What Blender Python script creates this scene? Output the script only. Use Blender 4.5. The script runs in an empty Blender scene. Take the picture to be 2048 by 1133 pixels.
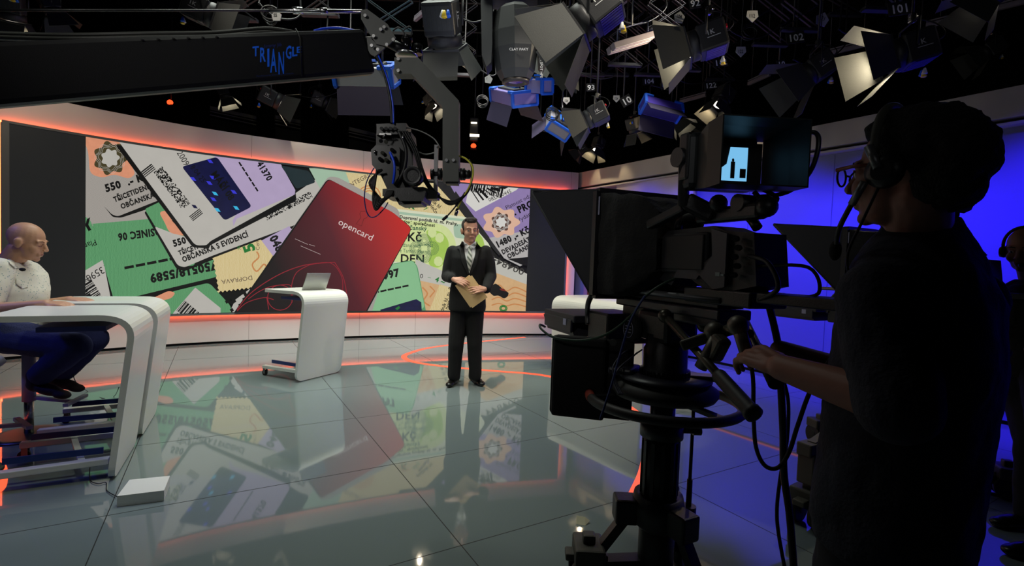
import bpy, bmesh, math, random
from mathutils import Vector, Matrix, geometry
import numpy as np
random.seed(7)
S = bpy.context.scene
COL = S.collection
# ------------------------------------------------------------------ camera
F_PX, PITCH, ROLL, CAMZ = 986.9, .03949, .03722, 1.31
CP = Vector((0, 0, CAMZ))
FW = Vector((0, math.cos(PITCH), -math.sin(PITCH)))
_R = Vector((1, 0, 0)); _U = _R.cross(FW)
RT = math.cos(ROLL)*_R + math.sin(ROLL)*_U
UP = -math.sin(ROLL)*_R + math.cos(ROLL)*_U
cd = bpy.data.cameras.new('camera'); co = bpy.data.objects.new('camera', cd); COL.objects.link(co)
cd.sensor_width = 36; cd.lens = F_PX/2048*36; cd.clip_start = .05; cd.clip_end = 100
M = Matrix((RT, UP, -FW)).transposed().to_4x4(); M.translation = CP
co.matrix_world = M
S.camera = co
S.view_settings.view_transform = 'Standard'; S.view_settings.look = 'None'
S.view_settings.gamma = 1; S.view_settings.use_curve_mapping = False
S.view_settings.exposure = 0.0
# ------------------------------------------------------------------ world
w = bpy.data.worlds.new('studio_dark'); S.world = w; w.use_nodes = True
w.node_tree.nodes['Background'].inputs[0].default_value = (.35, .45, .7, 1)
w.node_tree.nodes['Background'].inputs[1].default_value = .012
S.cycles.max_bounces = 6; S.cycles.diffuse_bounces = 3; S.cycles.glossy_bounces = 4
S.cycles.transparent_max_bounces = 6; S.cycles.sample_clamp_indirect = 4; S.cycles.caustics_reflective = False
S.cycles.caustics_refractive = False
def lin(c):
    return tuple(((v/255)/12.92 if v/255 <= .04045 else (((v/255)+.055)/1.055)**2.4) for v in c)
def lamp(name, typ, loc, aim, power, col, size=.3, angle=60, blend=.5, sy=None):
    l = bpy.data.lights.new(name, typ); o = bpy.data.objects.new(name, l); COL.objects.link(o)
    l.energy = power; l.color = col
    if typ == 'SPOT':
        l.spot_size = math.radians(angle); l.spot_blend = blend; l.shadow_soft_size = size
    else:
        l.size = size; l.spread = math.radians(angle)
        if sy: l.shape = 'RECTANGLE'; l.size_y = sy
    o.location = loc
    o.rotation_euler = (Vector(aim)-Vector(loc)).to_track_quat('-Z', 'Y').to_euler()
    return o
WARM = (1, .93, .80); COOL = (.86, .95, 1); BLUE = (.03, .014, 1)
# grid lamps: white key and fill; blue wall wash; added lights without fixtures
lamp('key_spot', 'SPOT', (1.0, 2.4, 4.5), (-.46, 5.2, 1.1), 260, WARM, .15, 34, .6)
lamp('key_spot', 'SPOT', (-2.6, 2.2, 4.5), (-.46, 5.2, 1.2), 170, WARM, .15, 34, .6)
lamp('set_fill', 'AREA', (-1.6, 5.0, 4.9), (-1.6, 5.6, 0), 120, (.93, 1, .90), 3.2, 96)
for ax, ay in ((-4.2, 6.9), (-2.6, 7.9), (-.9, 8.6), (.6, 9.0)): lamp('wall_spot', 'SPOT', (ax*.55+.1, ay-3.2, 4.4), (ax, ay, -.1), 430, (1, .95, .88), .2, 42, .8)
lamp('desk_spot', 'SPOT', (-1.0, 1.6, 4.4), (-2.6, 3.1, .9), 120, (.95, 1, .86), .2, 42, .7)
lamp('desk_spot', 'SPOT', (1.6, 5.2, 4.5), (1.0, 6.2, .6), 420, (1, .97, .85), .2, 40, .6)
for k in range(8):
    t = .55+k*1.12; wx, wy = 1.111+.5547*t+.1165, 9.388-.8321*t+.0777
    lamp('blue_wall_spot', 'SPOT', (wx-.8321*1.45, wy-.5547*1.45, 3.3), (wx, wy, 1.05), (150, 300, 480, 540, 560, 580, 580, 580)[k], BLUE, .1, 72, 1)
lamp('added_crane_light', 'SPOT', (-2.3, -.6, 3.1), (-.45, 2.4, 2.1), 130, (1, .98, .93), .25, 44, .7)  # added light behind the viewpoint to brighten the crane, no fixture
lamp('added_crane_light', 'SPOT', (-1.2, 3.0, 4.6), (-1.5, 1.9, 2.1), 70, (.95, 1, .93), .2, 80, .8)  # second added light for the crane, from above
lamp('added_rig_front_light', 'SPOT', (.2, -1.2, 2.5), (1.0, 5, 4.6), 34, (.95, .97, 1), .3, 84, .6)  # added light behind the viewpoint, lifts the rig and its number plates
lamp('added_operator_light', 'SPOT', (-1.6, 2.6, 2.3), (.85, 1.05, 1.5), 11, (1, .8, .7), .2, 30, .8)  # added warm light on the operator's face, no lamp hangs here
lamp('added_face_light', 'SPOT', (.35, 1.7, 3.0), (-.46, 5.2, 1.45), 55, WARM, .12, 20, .6)  # added low front light for the presenter's shaded face
lamp('blue_side_spot', 'SPOT', (-5.2, 1.6, 3.6), (-2.7, 3.0, .4), 130, (.08, .10, 1), .15, 40, .8)
lamp('rim_spot', 'SPOT', (3.2, 3.6, 3.4), (1.0, 1.1, 1.2), 10, (.25, .3, 1), .3, 50, .8)
lamp('added_rig_uplight', 'AREA', (.4, 4.4, 2.6), (.6, 6.5, 6), 7, (.75, .8, 1), 2.2, 150)  # added unseen area light in mid air, brightens the rig from below

# ------------------------------------------------------------------ pixel helpers (the photo is 2048 x 1133)
def ray(x, y):
    return FW + RT*((x-1024)/F_PX) - UP*((y-566.5)/F_PX)
def at(x, y, d):                      # point seen at pixel x, y at forward depth d
    return CP + ray(x, y)*d
def pz(x, y, z):                      # point seen at pixel x, y at height z
    d = ray(x, y); return CP + d*((z-CAMZ)/d.z)
def pxy(x, y, o, n):                  # point on the vertical plane through o with normal n
    d = ray(x, y); return CP + d*((Vector(o)-CP).dot(Vector(n))/d.dot(Vector(n)))
# ------------------------------------------------------------------ materials
MT = {}
def mat(name, rgb, rough=.6, metal=0, emit=0, spec=.5, noise=0, scale=8, bump=0, bscale=60, coat=0, ecol=None, alpha=1):
    if name in MT: return MT[name]
    m = bpy.data.materials.new(name); m.use_nodes = True; nt = m.node_tree
    b = nt.nodes['Principled BSDF']; c = lin(rgb)+(1,)
    b.inputs['Base Color'].default_value = c; b.inputs['Roughness'].default_value = rough
    b.inputs['Metallic'].default_value = metal; b.inputs['Specular IOR Level'].default_value = spec
    b.inputs['Coat Weight'].default_value = coat
    if emit:
        b.inputs['Emission Color'].default_value = (lin(ecol) if ecol else c[:3])+(1,); b.inputs['Emission Strength'].default_value = emit
        if not ecol: b.inputs['Base Color'].default_value = (0.01, .01, .01, 1)
    tc = nt.nodes.new('ShaderNodeTexCoord')
    if noise:
        n = nt.nodes.new('ShaderNodeTexNoise'); n.inputs['Scale'].default_value = scale; n.inputs['Detail'].default_value = 4
        nt.links.new(tc.outputs['Object'], n.inputs['Vector'])
        r = nt.nodes.new('ShaderNodeMapRange'); r.inputs['To Min'].default_value = 1-noise; r.inputs['To Max'].default_value = 1+noise
        nt.links.new(n.outputs['Fac'], r.inputs['Value'])
        mx = nt.nodes.new('ShaderNodeVectorMath'); mx.operation = 'SCALE'; mx.inputs[0].default_value = c[:3]
        nt.links.new(r.outputs[0], mx.inputs['Scale'])
        nt.links.new(mx.outputs[0], b.inputs['Emission Color' if (emit and not ecol) else 'Base Color'])
    if bump:
        n2 = nt.nodes.new('ShaderNodeTexNoise'); n2.inputs['Scale'].default_value = bscale; n2.inputs['Detail'].default_value = 3
        nt.links.new(tc.outputs['Object'], n2.inputs['Vector'])
        bp = nt.nodes.new('ShaderNodeBump'); bp.inputs['Strength'].default_value = bump; bp.inputs['Distance'].default_value = .01
        nt.links.new(n2.outputs['Fac'], bp.inputs['Height']); nt.links.new(bp.outputs[0], b.inputs['Normal'])
    if alpha < 1: b.inputs['Alpha'].default_value = alpha
    MT[name] = m
    return m
WHITE = mat('white_lacquer', (225, 225, 218), .28, noise=.03, scale=2)
PANEL = mat('white_panel', (205, 200, 196), .45, noise=.02, scale=1)
BLACK = mat('black_metal', (22, 22, 24), .42, bump=.1, bscale=200)
MATT = mat('matt_black', (12, 12, 13), .85, noise=.2, scale=20)
DGREY = mat('dark_grey_metal', (52, 53, 52), .5, noise=.15, scale=30, bump=.08, bscale=300)
GREY = mat('grey_metal', (120, 120, 122), .4, metal=.6, noise=.1)
STEEL = mat('bright_steel', (190, 190, 190), .25, metal=1, noise=.05)
RUBBER = mat('black_rubber', (10, 10, 11), .55, noise=.1)
DFAB = mat('black_fabric', (17, 17, 17), .95, noise=.3, scale=15, bump=.5, bscale=80)
BLUEP = mat('blue_corner_plastic', (25, 95, 215), .4, noise=.05)
YEL = mat('yellow_plastic', (225, 190, 40), .45, noise=.05)
WPL = mat('white_plastic', (215, 215, 210), .45, noise=.03)
RED = mat('red_plastic', (190, 25, 25), .45, noise=.05)
ORANGE = mat('orange_led', (255, 92, 50), .5, emit=12)
# ------------------------------------------------------------------ mesh building
def frame_of(d):
    d = Vector(d).normalized()
    a = Vector((0, 0, 1)) if abs(d.z) < .95 else Vector((0, 1, 0))
    u = d.cross(a).normalized(); return u, d.cross(u).normalized(), d
class MB:
    def __init__(s): s.v = []; s.f = []; s.fm = []; s.sm = []; s.cur = 0
    def add(s, vs, fs, smooth=False):
        n = len(s.v); s.v += [Vector(a) for a in vs]
        for f in fs: s.f.append([n+i for i in f]); s.fm.append(s.cur); s.sm.append(smooth)
        return s
    def box(s, c, d, R=None, bev=0):
        c = Vector(c); x, y, z = d[0]/2, d[1]/2, d[2]/2
        if bev:
            bm = bmesh.new(); bmesh.ops.create_cube(bm, size=1)
            bmesh.ops.scale(bm, vec=d, verts=bm.verts)
            bmesh.ops.bevel(bm, geom=bm.edges[:], offset=bev, segments=2, affect='EDGES', profile=.5)
            bm.verts.index_update()
            vs = [v.co.copy() for v in bm.verts]; fs = [[v.index for v in f.verts] for f in bm.faces]; bm.free()
        else:
            vs = [Vector((a*x, b*y, e*z)) for a in (-1, 1) for b in (-1, 1) for e in (-1, 1)]
            fs = [(0, 1, 3, 2), (4, 6, 7, 5), (0, 4, 5, 1), (2, 3, 7, 6), (0, 2, 6, 4), (1, 5, 7, 3)]
        if R is not None: vs = [R @ v for v in vs]
        return s.add([v+c for v in vs], fs)
    def bar(s, p, q, w, h, up=(0, 0, 1), bev=0):       # box from p to q
        p, q = Vector(p), Vector(q); y = (q-p).normalized(); x = y.cross(Vector(up)).normalized(); z = x.cross(y)
        return s.box((p+q)/2, (w, (q-p).length, h), Matrix((x, y, z)).transposed(), bev)
    def tube(s, pts, r, n=8, cap=True, closed=False):
        pts = [Vector(p) for p in pts]; m = len(pts)
        rs = r if isinstance(r, (list, tuple)) else [r]*m
        vs = []; u = None
        for i, p in enumerate(pts):
            if closed: d = pts[(i+1) % m]-pts[i-1]
            else: d = pts[min(i+1, m-1)]-pts[max(i-1, 0)]
            if d.length < 1e-9: d = Vector((0, 0, 1))
            d.normalize()
            if u is None: u = frame_of(d)[0]
            u = (u - d*u.dot(d))
            if u.length < 1e-6: u = frame_of(d)[0]
            u.normalize(); v = d.cross(u)
            for k in range(n):
                a = 2*math.pi*k/n; vs.append(p+rs[i]*(math.cos(a)*u+math.sin(a)*v))
        fs = [(i*n+k, i*n+(k+1) % n, ((i+1) % m)*n+(k+1) % n, ((i+1) % m)*n+k) for i in range(m if closed else m-1) for k in range(n)]
        s.add(vs, fs, True)
        if cap and not closed: b = len(s.v)-m*n; s.f += [[b+k for k in range(n)][::-1], [b+(m-1)*n+k for k in range(n)]]; s.fm += [s.cur]*2; s.sm += [False]*2
        return s
    def cyl(s, p, q, r, r2=None, n=16):
        return s.tube([p, q], [r, r if r2 is None else r2], n)
    def lathe(s, c, prof, axis=(0, 0, 1), n=24, smooth=True):   # prof: (radius, height)
        u, v, d = frame_of(axis); c = Vector(c); vs = []; m = len(prof)
        for r, h in prof:
            for k in range(n):
                a = 2*math.pi*k/n; vs.append(c+d*h+max(r, 1e-4)*(math.cos(a)*u+math.sin(a)*v))
        fs = [(i*n+k, i*n+(k+1) % n, (i+1)*n+(k+1) % n, (i+1)*n+k) for i in range(m-1) for k in range(n)]
        s.add(vs, fs, smooth)
        b = len(s.v)-m*n; s.f += [[b+k for k in range(n)][::-1], [b+(m-1)*n+k for k in range(n)]]; s.fm += [s.cur]*2; s.sm += [False]*2
        return s
    def ball(s, c, r, R=None, n=14, m=9):
        c = Vector(c); r = r if hasattr(r, '__len__') else (r, r, r); vs = []; fs = []
        for i in range(m+1):
            t = math.pi*i/m
            for k in range(n):
                a = 2*math.pi*k/n
                p = Vector((r[0]*math.sin(t)*math.cos(a), r[1]*math.sin(t)*math.sin(a), r[2]*math.cos(t)))
                vs.append(c+(R @ p if R is not None else p))
        for i in range(m):
            for k in range(n): fs.append((i*n+k, i*n+(k+1) % n, (i+1)*n+(k+1) % n, (i+1)*n+k))
        return s.add(vs, fs, True)
    def torus(s, c, R, r, axis=(0, 0, 1), n=40, k=10, sx=1, sy=1):
        u, v, d = frame_of(axis)
        return s.tube([Vector(c)+R*(sx*math.cos(2*math.pi*i/n)*u+sy*math.sin(2*math.pi*i/n)*v) for i in range(n)], r, k, closed=True)
    def prism(s, pts, vec, smooth=False):               # polygon (3D points) extruded by vec
        pts = [Vector(p) for p in pts]; n = len(pts); vec = Vector(vec)
        s.add(pts+[p+vec for p in pts], [list(range(n))[::-1], list(range(n, 2*n))])
        b = len(s.v)-2*n
        for k in range(n): s.f.append([b+k, b+(k+1) % n, b+n+(k+1) % n, b+n+k]); s.fm.append(s.cur); s.sm.append(smooth)
        return s
    def text(s, txt, o, ux, uy, h, cx=1., bold=0, ext=0, align='LEFT'):   # flat lettering on a surface
        o, ux, uy = Vector(o), Vector(ux).normalized(), Vector(uy).normalized()
        vs, fs = glyphs(txt, bold, align)
        s.add([o+ux*(v[0]*h*cx)+uy*(v[1]*h) for v in vs], fs)
        return s
    def build(s, name, m, parent=None, smooth=None, shift=True):
        me = bpy.data.meshes.new(name)
        wt = parent if (parent is None or parent.get('_w') or parent.parent is None) else parent.parent
        off = wt.location if (wt is not None and shift and wt.get('_w')) else Vector((0, 0, 0))
        me.from_pydata([v-off for v in s.v], [], s.f)
        for mm in (m if isinstance(m, (list, tuple)) else [m]): me.materials.append(mm)
        me.polygons.foreach_set('material_index', s.fm)
        me.polygons.foreach_set('use_smooth', s.sm if smooth is None else [smooth]*len(s.f))
        me.update(); bm = bmesh.new(); bm.from_mesh(me); bmesh.ops.recalc_face_normals(bm, faces=bm.faces) if not getattr(s, 'flat', 0) else None
        bm.to_mesh(me); bm.free()
        o = bpy.data.objects.new(name, me); COL.objects.link(o)
        if parent is not None: o.parent = parent
        return o
_gl = {}
def glyphs(txt, bold=0, align='LEFT'):
    k = (txt, bold, align)
    if k in _gl: return _gl[k]
    cu = bpy.data.curves.new('t', 'FONT'); cu.body = txt; cu.size = 1.38; cu.offset = bold; cu.resolution_u = 2; cu.align_x = align; cu.space_character = 1+1.6*bold
    o = bpy.data.objects.new('t', cu); COL.objects.link(o)
    bpy.context.view_layer.update()
    me = o.to_mesh(); vs = [(v.co.x, v.co.y) for v in me.vertices]; fs = [list(p.vertices) for p in me.polygons]
    o.to_mesh_clear(); bpy.data.objects.remove(o); bpy.data.curves.remove(cu)
    _gl[k] = (vs, fs); return _gl[k]
def tag(o, label=None, cat=None, group=None, kind=None):
    if label: o['label'] = label
    if cat: o['category'] = cat
    if group: o['group'] = group
    if kind: o['kind'] = kind
    elif cat: o['kind'] = 'thing'
    return o
def thing(name, label, cat, loc=(0, 0, 0), rz=0, group=None, world=False):
    o = bpy.data.objects.new(name, None); COL.objects.link(o); o.location = loc; o.rotation_euler = (0, 0, rz)
    o.empty_display_size = .1
    if world: o['_w'] = 1
    return tag(o, label, cat, group)
def dup(root, loc, rot=(0, 0, 0), label=None, scale=1):
    r = root.copy(); COL.objects.link(r); r.location = loc; r.rotation_euler = rot; r.scale = (scale,)*3
    if label: r['label'] = label
    for ch in list(root.children):
        c = ch.copy(); COL.objects.link(c); c.parent = r
        for g in ch.children:
            d = g.copy(); COL.objects.link(d); d.parent = c
    return r
def smooth_path(pts, n=6, closed=False):
    pts = [Vector(p) for p in pts]; out = []; m = len(pts)
    for i in range(m if closed else m-1):
        p0 = pts[i-1] if (i or closed) else pts[0]; p1 = pts[i]; p2 = pts[(i+1) % m]; p3 = pts[(i+2) % m] if (i+2 < m or closed) else pts[-1]
        for k in range(n):
            t = k/n; out.append(.5*((2*p1)+(p2-p0)*t+(2*p0-5*p1+4*p2-p3)*t*t+(3*p1-p0-3*p2+p3)*t**3))
    if not closed: out.append(pts[-1])
    return out
# ================================================================== the room
# curved back wall in plan, measured along its foot
plan = smooth_path([(-7.6, 2.2, 0), (-6.9, 3.7, 0), (-5.75, 5.5, 0), (-4.66, 6.69, 0), (-3.25, 7.6, 0), (-1.14, 8.59, 0), (1.22, 9.21, 0)], 24)
def resample(pts, st):
    out = [pts[0].copy()]; acc = 0
    for a, b in zip(pts, pts[1:]):
        L = (b-a).length; t = st-acc
        while t <= L: out.append(a+(b-a)*(t/L)); t += st
        acc = L-(t-st)
    return out
plan = resample(plan, .1)
NP = len(plan)
norm = []
for i in range(NP):
    d = (plan[min(i+1, NP-1)]-plan[max(i-1, 0)]).normalized(); norm.append(Vector((d.y, -d.x, 0)))   # towards the camera
def wp(s, z, off=0):                  # s in plan steps
    i = max(0, min(NP-2, int(s))); t = s-i
    p = plan[i]*(1-t)+plan[i+1]*t; n = (norm[i]*(1-t)+norm[i+1]*t)
    return Vector((p.x+n.x*off, p.y+n.y*off, z))
BOX = .08                              # screen box stands this far in front of the panel
def px_sz(x, y):                       # pixel -> (s, z) on the screen front
    d = ray(x, y); best = None
    for i in range(NP-1):
        a = plan[i]+norm[i]*BOX; b = plan[i+1]+norm[i+1]*BOX
        ex, ey = b.x-a.x, b.y-a.y; det = d.x*(-ey)+ex*d.y
        if abs(det) < 1e-9: continue
        t = (a.x*(-ey)+ex*a.y)/det; u = (d.x*a.y-d.y*a.x)/det
        if t > 0 and ((0 <= u < 1) or (i == NP-2 and u >= 1) or (i == 0 and u < 0)): best = (i+u, CAMZ+d.z*t)
    return best
def wall_strip(mb, s0, s1, z0, z1, o0, o1):   # closed slab following the wall
    ss = [s0]+list(range(int(s0)+1, int(math.ceil(s1))))+[s1]; vs = []; fs = []
    for s in ss: vs += [wp(s, z0, o0), wp(s, z0, o1), wp(s, z1, o1), wp(s, z1, o0)]
    for k in range(len(ss)-1):
        for j in range(4): fs.append((4*k+j, 4*k+(j+1) % 4, 4*k+4+(j+1) % 4, 4*k+4+j))
    fs += [(3, 2, 1, 0), tuple(4*(len(ss)-1)+j for j in range(4))]
    mb.add(vs, fs); return mb
ZB, ZT, ZH = .455, 2.655, 3.03
sL = px_sz(10, 500)[0]; sR = px_sz(1131, 500)[0]
# wall panels
b = MB(); wall_strip(b, 0, NP-1, .035, ZH, -.16, 0)
wb = b.build('wall_back', PANEL); tag(wb, kind='structure')
b = MB(); wall_strip(b, 0, NP-1, 0, .035, -.16, -.04)
tag(b.build('baseboard_back', MATT), kind='structure')
seams = MB()
for px in (498, 720, 832, 1133):
    s = px_sz(px, 660)[0]; seams.prism([wp(s, .04, .0015), wp(s+.04, .04, .0015), wp(s+.04, ZB-.03, .0015), wp(s, ZB-.03, .0015)], norm[int(s)]*.001)
    seams.prism([wp(s, ZT+.06, .0015), wp(s+.04, ZT+.06, .0015), wp(s+.04, ZH, .0015), wp(s, ZH, .0015)], norm[int(s)]*.001)
tag(seams.build('trim_1', mat('seam_dark', (120, 115, 110), .8)), kind='structure')
# orange light line round the screen, and the screen box
screen = thing('video_wall', 'long curved video wall showing travel tickets and cards, orange light around it', 'screen', wp((sL+sR)/2, ZB), world=True)
b = MB(); wall_strip(b, sL, sR, ZB, ZT, .0, BOX-.004)
b.build('housing', mat('screen_housing', (30, 30, 31), .6, noise=.1), screen)
b = MB(); e = .035
wall_strip(b, sL-.3, sR+.3, ZT+.004, ZT+.022, .018, .045); wall_strip(b, sL-.3, sR+.3, ZB-.022, ZB-.004, .018, .045)
wall_strip(b, sL-.32, sL-.06, ZB-.02, ZT+.02, .018, .045); wall_strip(b, sR+.06, sR+.32, ZB-.02, ZT+.02, .018, .045)
b.build('orange_light_strip', ORANGE, screen)
b = MB(); fw = .03
wall_strip(b, sL-.2, sR+.2, ZT-.002, ZT+.026, .047, BOX+.012); wall_strip(b, sL-.2, sR+.2, ZB-.03, ZB+.002, .047, BOX+.012)
wall_strip(b, sL-.3, sL+.35, ZB, ZT, .047, BOX+.012); wall_strip(b, sR-.03, sR+.3, ZB, ZT, .047, BOX+.012)
b.build('frame', mat('frame_grey', (95, 96, 96), .5, noise=.05), screen)
# ---------------- the picture on the screen, laid out in (s, z), cut to the screen and bent onto it
LAY = [0]
art = MB(); art.flat = 1; amats = []; aidx = {}
def em(rgb, st=1., noise=0, scale=6, tex=None):
    k = (rgb, noise, tex)
    if k in aidx: return aidx[k]
    m = mat('screen_picture_%d' % len(amats), rgb, .5, emit=SCR*st, noise=noise, scale=scale, spec=.2)
    nt = m.node_tree; bs = nt.nodes['Principled BSDF']
    if tex:      # fine guilloche lines printed on the paper
        tc = nt.nodes.new('ShaderNodeTexCoord'); wv = nt.nodes.new('ShaderNodeTexWave'); wv.inputs['Scale'].default_value = 34
        wv.inputs['Distortion'].default_value = 5; wv.inputs['Detail'].default_value = 2; wv.inputs['Detail Scale'].default_value = .6
        wv.bands_direction = tex[0]
        nt.links.new(tc.outputs['Object'], wv.inputs['Vector']); r = nt.nodes.new('ShaderNodeValToRGB')
        r.color_ramp.elements[0].color = lin(rgb)+(1,); r.color_ramp.elements[1].color = lin(tex[1])+(1,)
        r.color_ramp.elements[0].position = .35
        nt.links.new(wv.outputs['Fac'], r.inputs[0]); nt.links.new(r.outputs[0], bs.inputs['Emission Color'])
    aidx[k] = len(amats); amats.append(m); return aidx[k]
SCR = .82
S_A, S_B, Z_A, Z_B = sL+.35, sR-.05, ZB+.004, ZT-.004
_cache = {}
def sz(x, y):
    k = (round(x, 2), round(y, 2))
    if k not in _cache: _cache[k] = px_sz(*k)
    return _cache[k]
def put2d(vs, fs, mi, clip=None):      # vs in (s, z)
    LAY[0] += 1; off = BOX+.0008+LAY[0]*.00022
    sa, sb = clip or (S_A, S_B)
    bm = bmesh.new(); bv = [bm.verts.new((v[0], v[1], 0)) for v in vs]
    for f in fs:
        try: bm.faces.new([bv[i] for i in f])
        except ValueError: pass
    def cut(co, no, ci=False, co_=False):
        bmesh.ops.bisect_plane(bm, geom=bm.verts[:]+bm.edges[:]+bm.faces[:], plane_co=co, plane_no=no, clear_inner=ci, clear_outer=co_, dist=1e-5)
    cut((sa, 0, 0), (1, 0, 0), ci=True); cut((sb, 0, 0), (1, 0, 0), co_=True); cut((0, Z_A, 0), (0, 1, 0), ci=True); cut((0, Z_B, 0), (0, 1, 0), co_=True)
    if bm.verts:
        lo = min(v.co.x for v in bm.verts); hi = max(v.co.x for v in bm.verts)
        for k in range(int(lo/2), int(hi/2)+1):
            if lo < k*2 < hi: cut((k*2, 0, 0), (1, 0, 0))
    bm.verts.index_update(); art.cur = mi
    def bend(s, z):
        k = math.floor(s/2)*2; t = (s-k)/2
        return wp(k, z, off)*(1-t)+wp(min(k+2, NP-1.001), z, off)*t
    out = []
    for f in bm.faces:
        idx = [v.index for v in f.verts]
        if f.normal.z > 0: idx = idx[::-1]
        out.append(idx)
    art.add([bend(v.co.x, v.co.y) for v in bm.verts], out); bm.free()
def poly(pts, mi, clip=None):
    q = [sz(*p) for p in pts]
    tri = geometry.tessellate_polygon([[Vector((a, b_, 0)) for a, b_ in q]])
    put2d(q, [list(t) for t in tri], mi, clip)
def rnd(pts, r=6, n=4):                # round the corners of a pixel polygon
    out = []; m = len(pts)
    for i in range(m):
        a, p, c = (Vector(pts[i-1]), Vector(pts[i]), Vector(pts[(i+1) % m]))
        rr = min(r, (a-p).length*.45, (c-p).length*.45); p0 = p+(a-p).normalized()*rr; p1 = p+(c-p).normalized()*rr
        for k in range(n+1):
            t = k/n; out.append(tuple((1-t)**2*p0+2*t*(1-t)*p+t*t*p1))
    return out
def txt(t, x, y, ang, h, mi, cx=1., bold=.0, flip=1):
    vs, fs = glyphs(t, round(bold*1.2, 3)); a = math.radians(ang); ca, sa = math.cos(a), math.sin(a)
    q = [sz(x+ca*v[0]*h*cx+sa*v[1]*h*flip, y+sa*v[0]*h*cx-ca*v[1]*h*flip) for v in vs]
    put2d(q, fs, mi)
def quads(lst, mi):
    vs = []; fs = []
    for q in lst: n = len(vs); vs += [sz(*p) for p in q]; fs.append([n, n+1, n+2, n+3])
    put2d(vs, fs, mi)
def lines(path, wpx, mi, closed=False):
    p = [Vector(a) for a in path]
    if 3 < len(p) < 12 and not closed: p = [Vector(v[:2]) for v in smooth_path([(a.x, a.y, 0) for a in p], 5)]
    m = len(p); L = []; R_ = []
    for i in range(m):
        d = (p[(i+1) % m]-p[i-1]) if closed else (p[min(i+1, m-1)]-p[max(i-1, 0)])
        d.normalize(); n = Vector((-d.y, d.x))*wpx/2; L.append(p[i]+n); R_.append(p[i]-n)
    quads([(L[i], L[(i+1) % m], R_[(i+1) % m], R_[i]) for i in range(m if closed else m-1)], mi)
def fr(o, ang):                        # local frame in pixels
    a = math.radians(ang); u = Vector((math.cos(a), math.sin(a))); v = Vector((math.sin(a), -math.cos(a)))
    return lambda x, y: tuple(Vector(o)+u*x+v*y)
def barcode(o, ang, L, h, mi, seed=1):
    rg = random.Random(seed); g = fr(o, ang); x = 0; q = []
    while x < L:
        w_ = rg.choice((.9, 1.6, 2.6, 4)); q.append((g(x, 0), g(min(L, x+w_), 0), g(min(L, x+w_), h), g(x, h))); x += w_+rg.choice((1, 1.6, 2.6))
    quads(q, mi)
def matrix2d(o, ang, L, h, mi, seed=1, c=2.2):
    rg = random.Random(seed); g = fr(o, ang); q = []
    nx, ny = int(L/c), int(h/c)
    for i in range(nx):
        for j in range(ny):
            if rg.random() < .5: q.append((g(i*c, j*c), g(i*c+c, j*c), g(i*c+c, j*c+c), g(i*c, j*c+c)))
    quads(q, mi)
def rosette(cx_, cy_, ro, ri, n, dark, light):
    def star(r, k, ph=0): return [(cx_+r*(1+k*math.cos(n*t+ph))*math.cos(t), cy_+r*(1+k*math.cos(n*t+ph))*math.sin(t)) for t in [2*math.pi*i/64 for i in range(64)]]
    poly(star(ro, .13), dark); poly(star(ri, .13, .4), light)
    for q in (.72, .82, .92): lines(star(ro*q, .1, q*3), .6, light, True)
A = lambda x, y: (160+x/3.061, 270+y/3.061)
B = lambda x, y: (420+x/3.5417, 320+y/3.5417)
Q = lambda x, y: (760+x/4.047, 360+y/4.047)
K = em((12, 12, 12)); DK = em((30, 31, 31)); GP = em((176, 170, 162), tex=('DIAGONAL', (150, 144, 138))); GP2 = em((192, 188, 180), noise=.06)
LAV = em((184, 166, 200), noise=.08); GRN = em((102, 166, 114), tex=('X', (80, 140, 94))); GR2 = em((140, 196, 146), noise=.05)
ORG = em((226, 152, 118), noise=.12, scale=20); BEI = em((226, 208, 158), tex=('Y', (214, 190, 130))); NAV = em((16, 18, 62), noise=.5, scale=9)
CY = em((60, 190, 235)); VBL = em((60, 60, 220)); WHT = em((222, 220, 214)); PGR = em((214, 228, 158), noise=.08, scale=14); LGR = em((170, 205, 90), noise=.1)
DGN = em((60, 100, 72)); DGR = em((30, 120, 50)); RDL = em((190, 40, 48)); OR2 = em((216, 176, 128), noise=.1, scale=16); OR3 = em((206, 140, 84)); TEAL = em((34, 48, 52), noise=.3)
BRN = em((96, 78, 66)); YG = em((200, 215, 120)); PUR = em((150, 130, 180), noise=.08); MLG = em((168, 196, 170), noise=.06)
# dark side fields, then the picture between x=172 and x=1055
sA = px_sz(171, 450)[0]; sB = px_sz(1055, 500)[0]
put2d([(S_A, Z_A), (S_B, Z_A), (S_B, Z_B), (S_A, Z_B)], [(0, 1, 2, 3)], DK)
S_A, S_B = sA, sB
put2d([(S_A, Z_A), (S_B, Z_A), (S_B, Z_B), (S_A, Z_B)], [(0, 1, 2, 3)], K)
# left bundle
poly([A(0, 0), A(400, 0), A(400, 560), A(0, 560)], GP)
poly([A(0, 480), A(60, 520), A(230, 900), A(0, 1000)], GRN)
poly([A(0, 0), A(60, 0), A(50, 230), A(0, 230)], GRN)
txt('Y', *A(30, 600), -30, 22, K, 1.2, .04); txt('Platn', *A(95, 640), 160, 12, K, 1)
poly([A(0, 850), A(165, 750), A(215, 1010), A(150, 1060), A(0, 1060)], GP2)
poly([A(0, 1060), A(150, 1000), A(330, 960), A(330, 1100), A(0, 1100)], GRN)
txt('13590', *A(160, 790), 150, 15, K, .95)
barcode(A(10, 900), 55, 50, -44, K, 3); barcode(A(60, 870), 58, 50, -34, K, 4)
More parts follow.
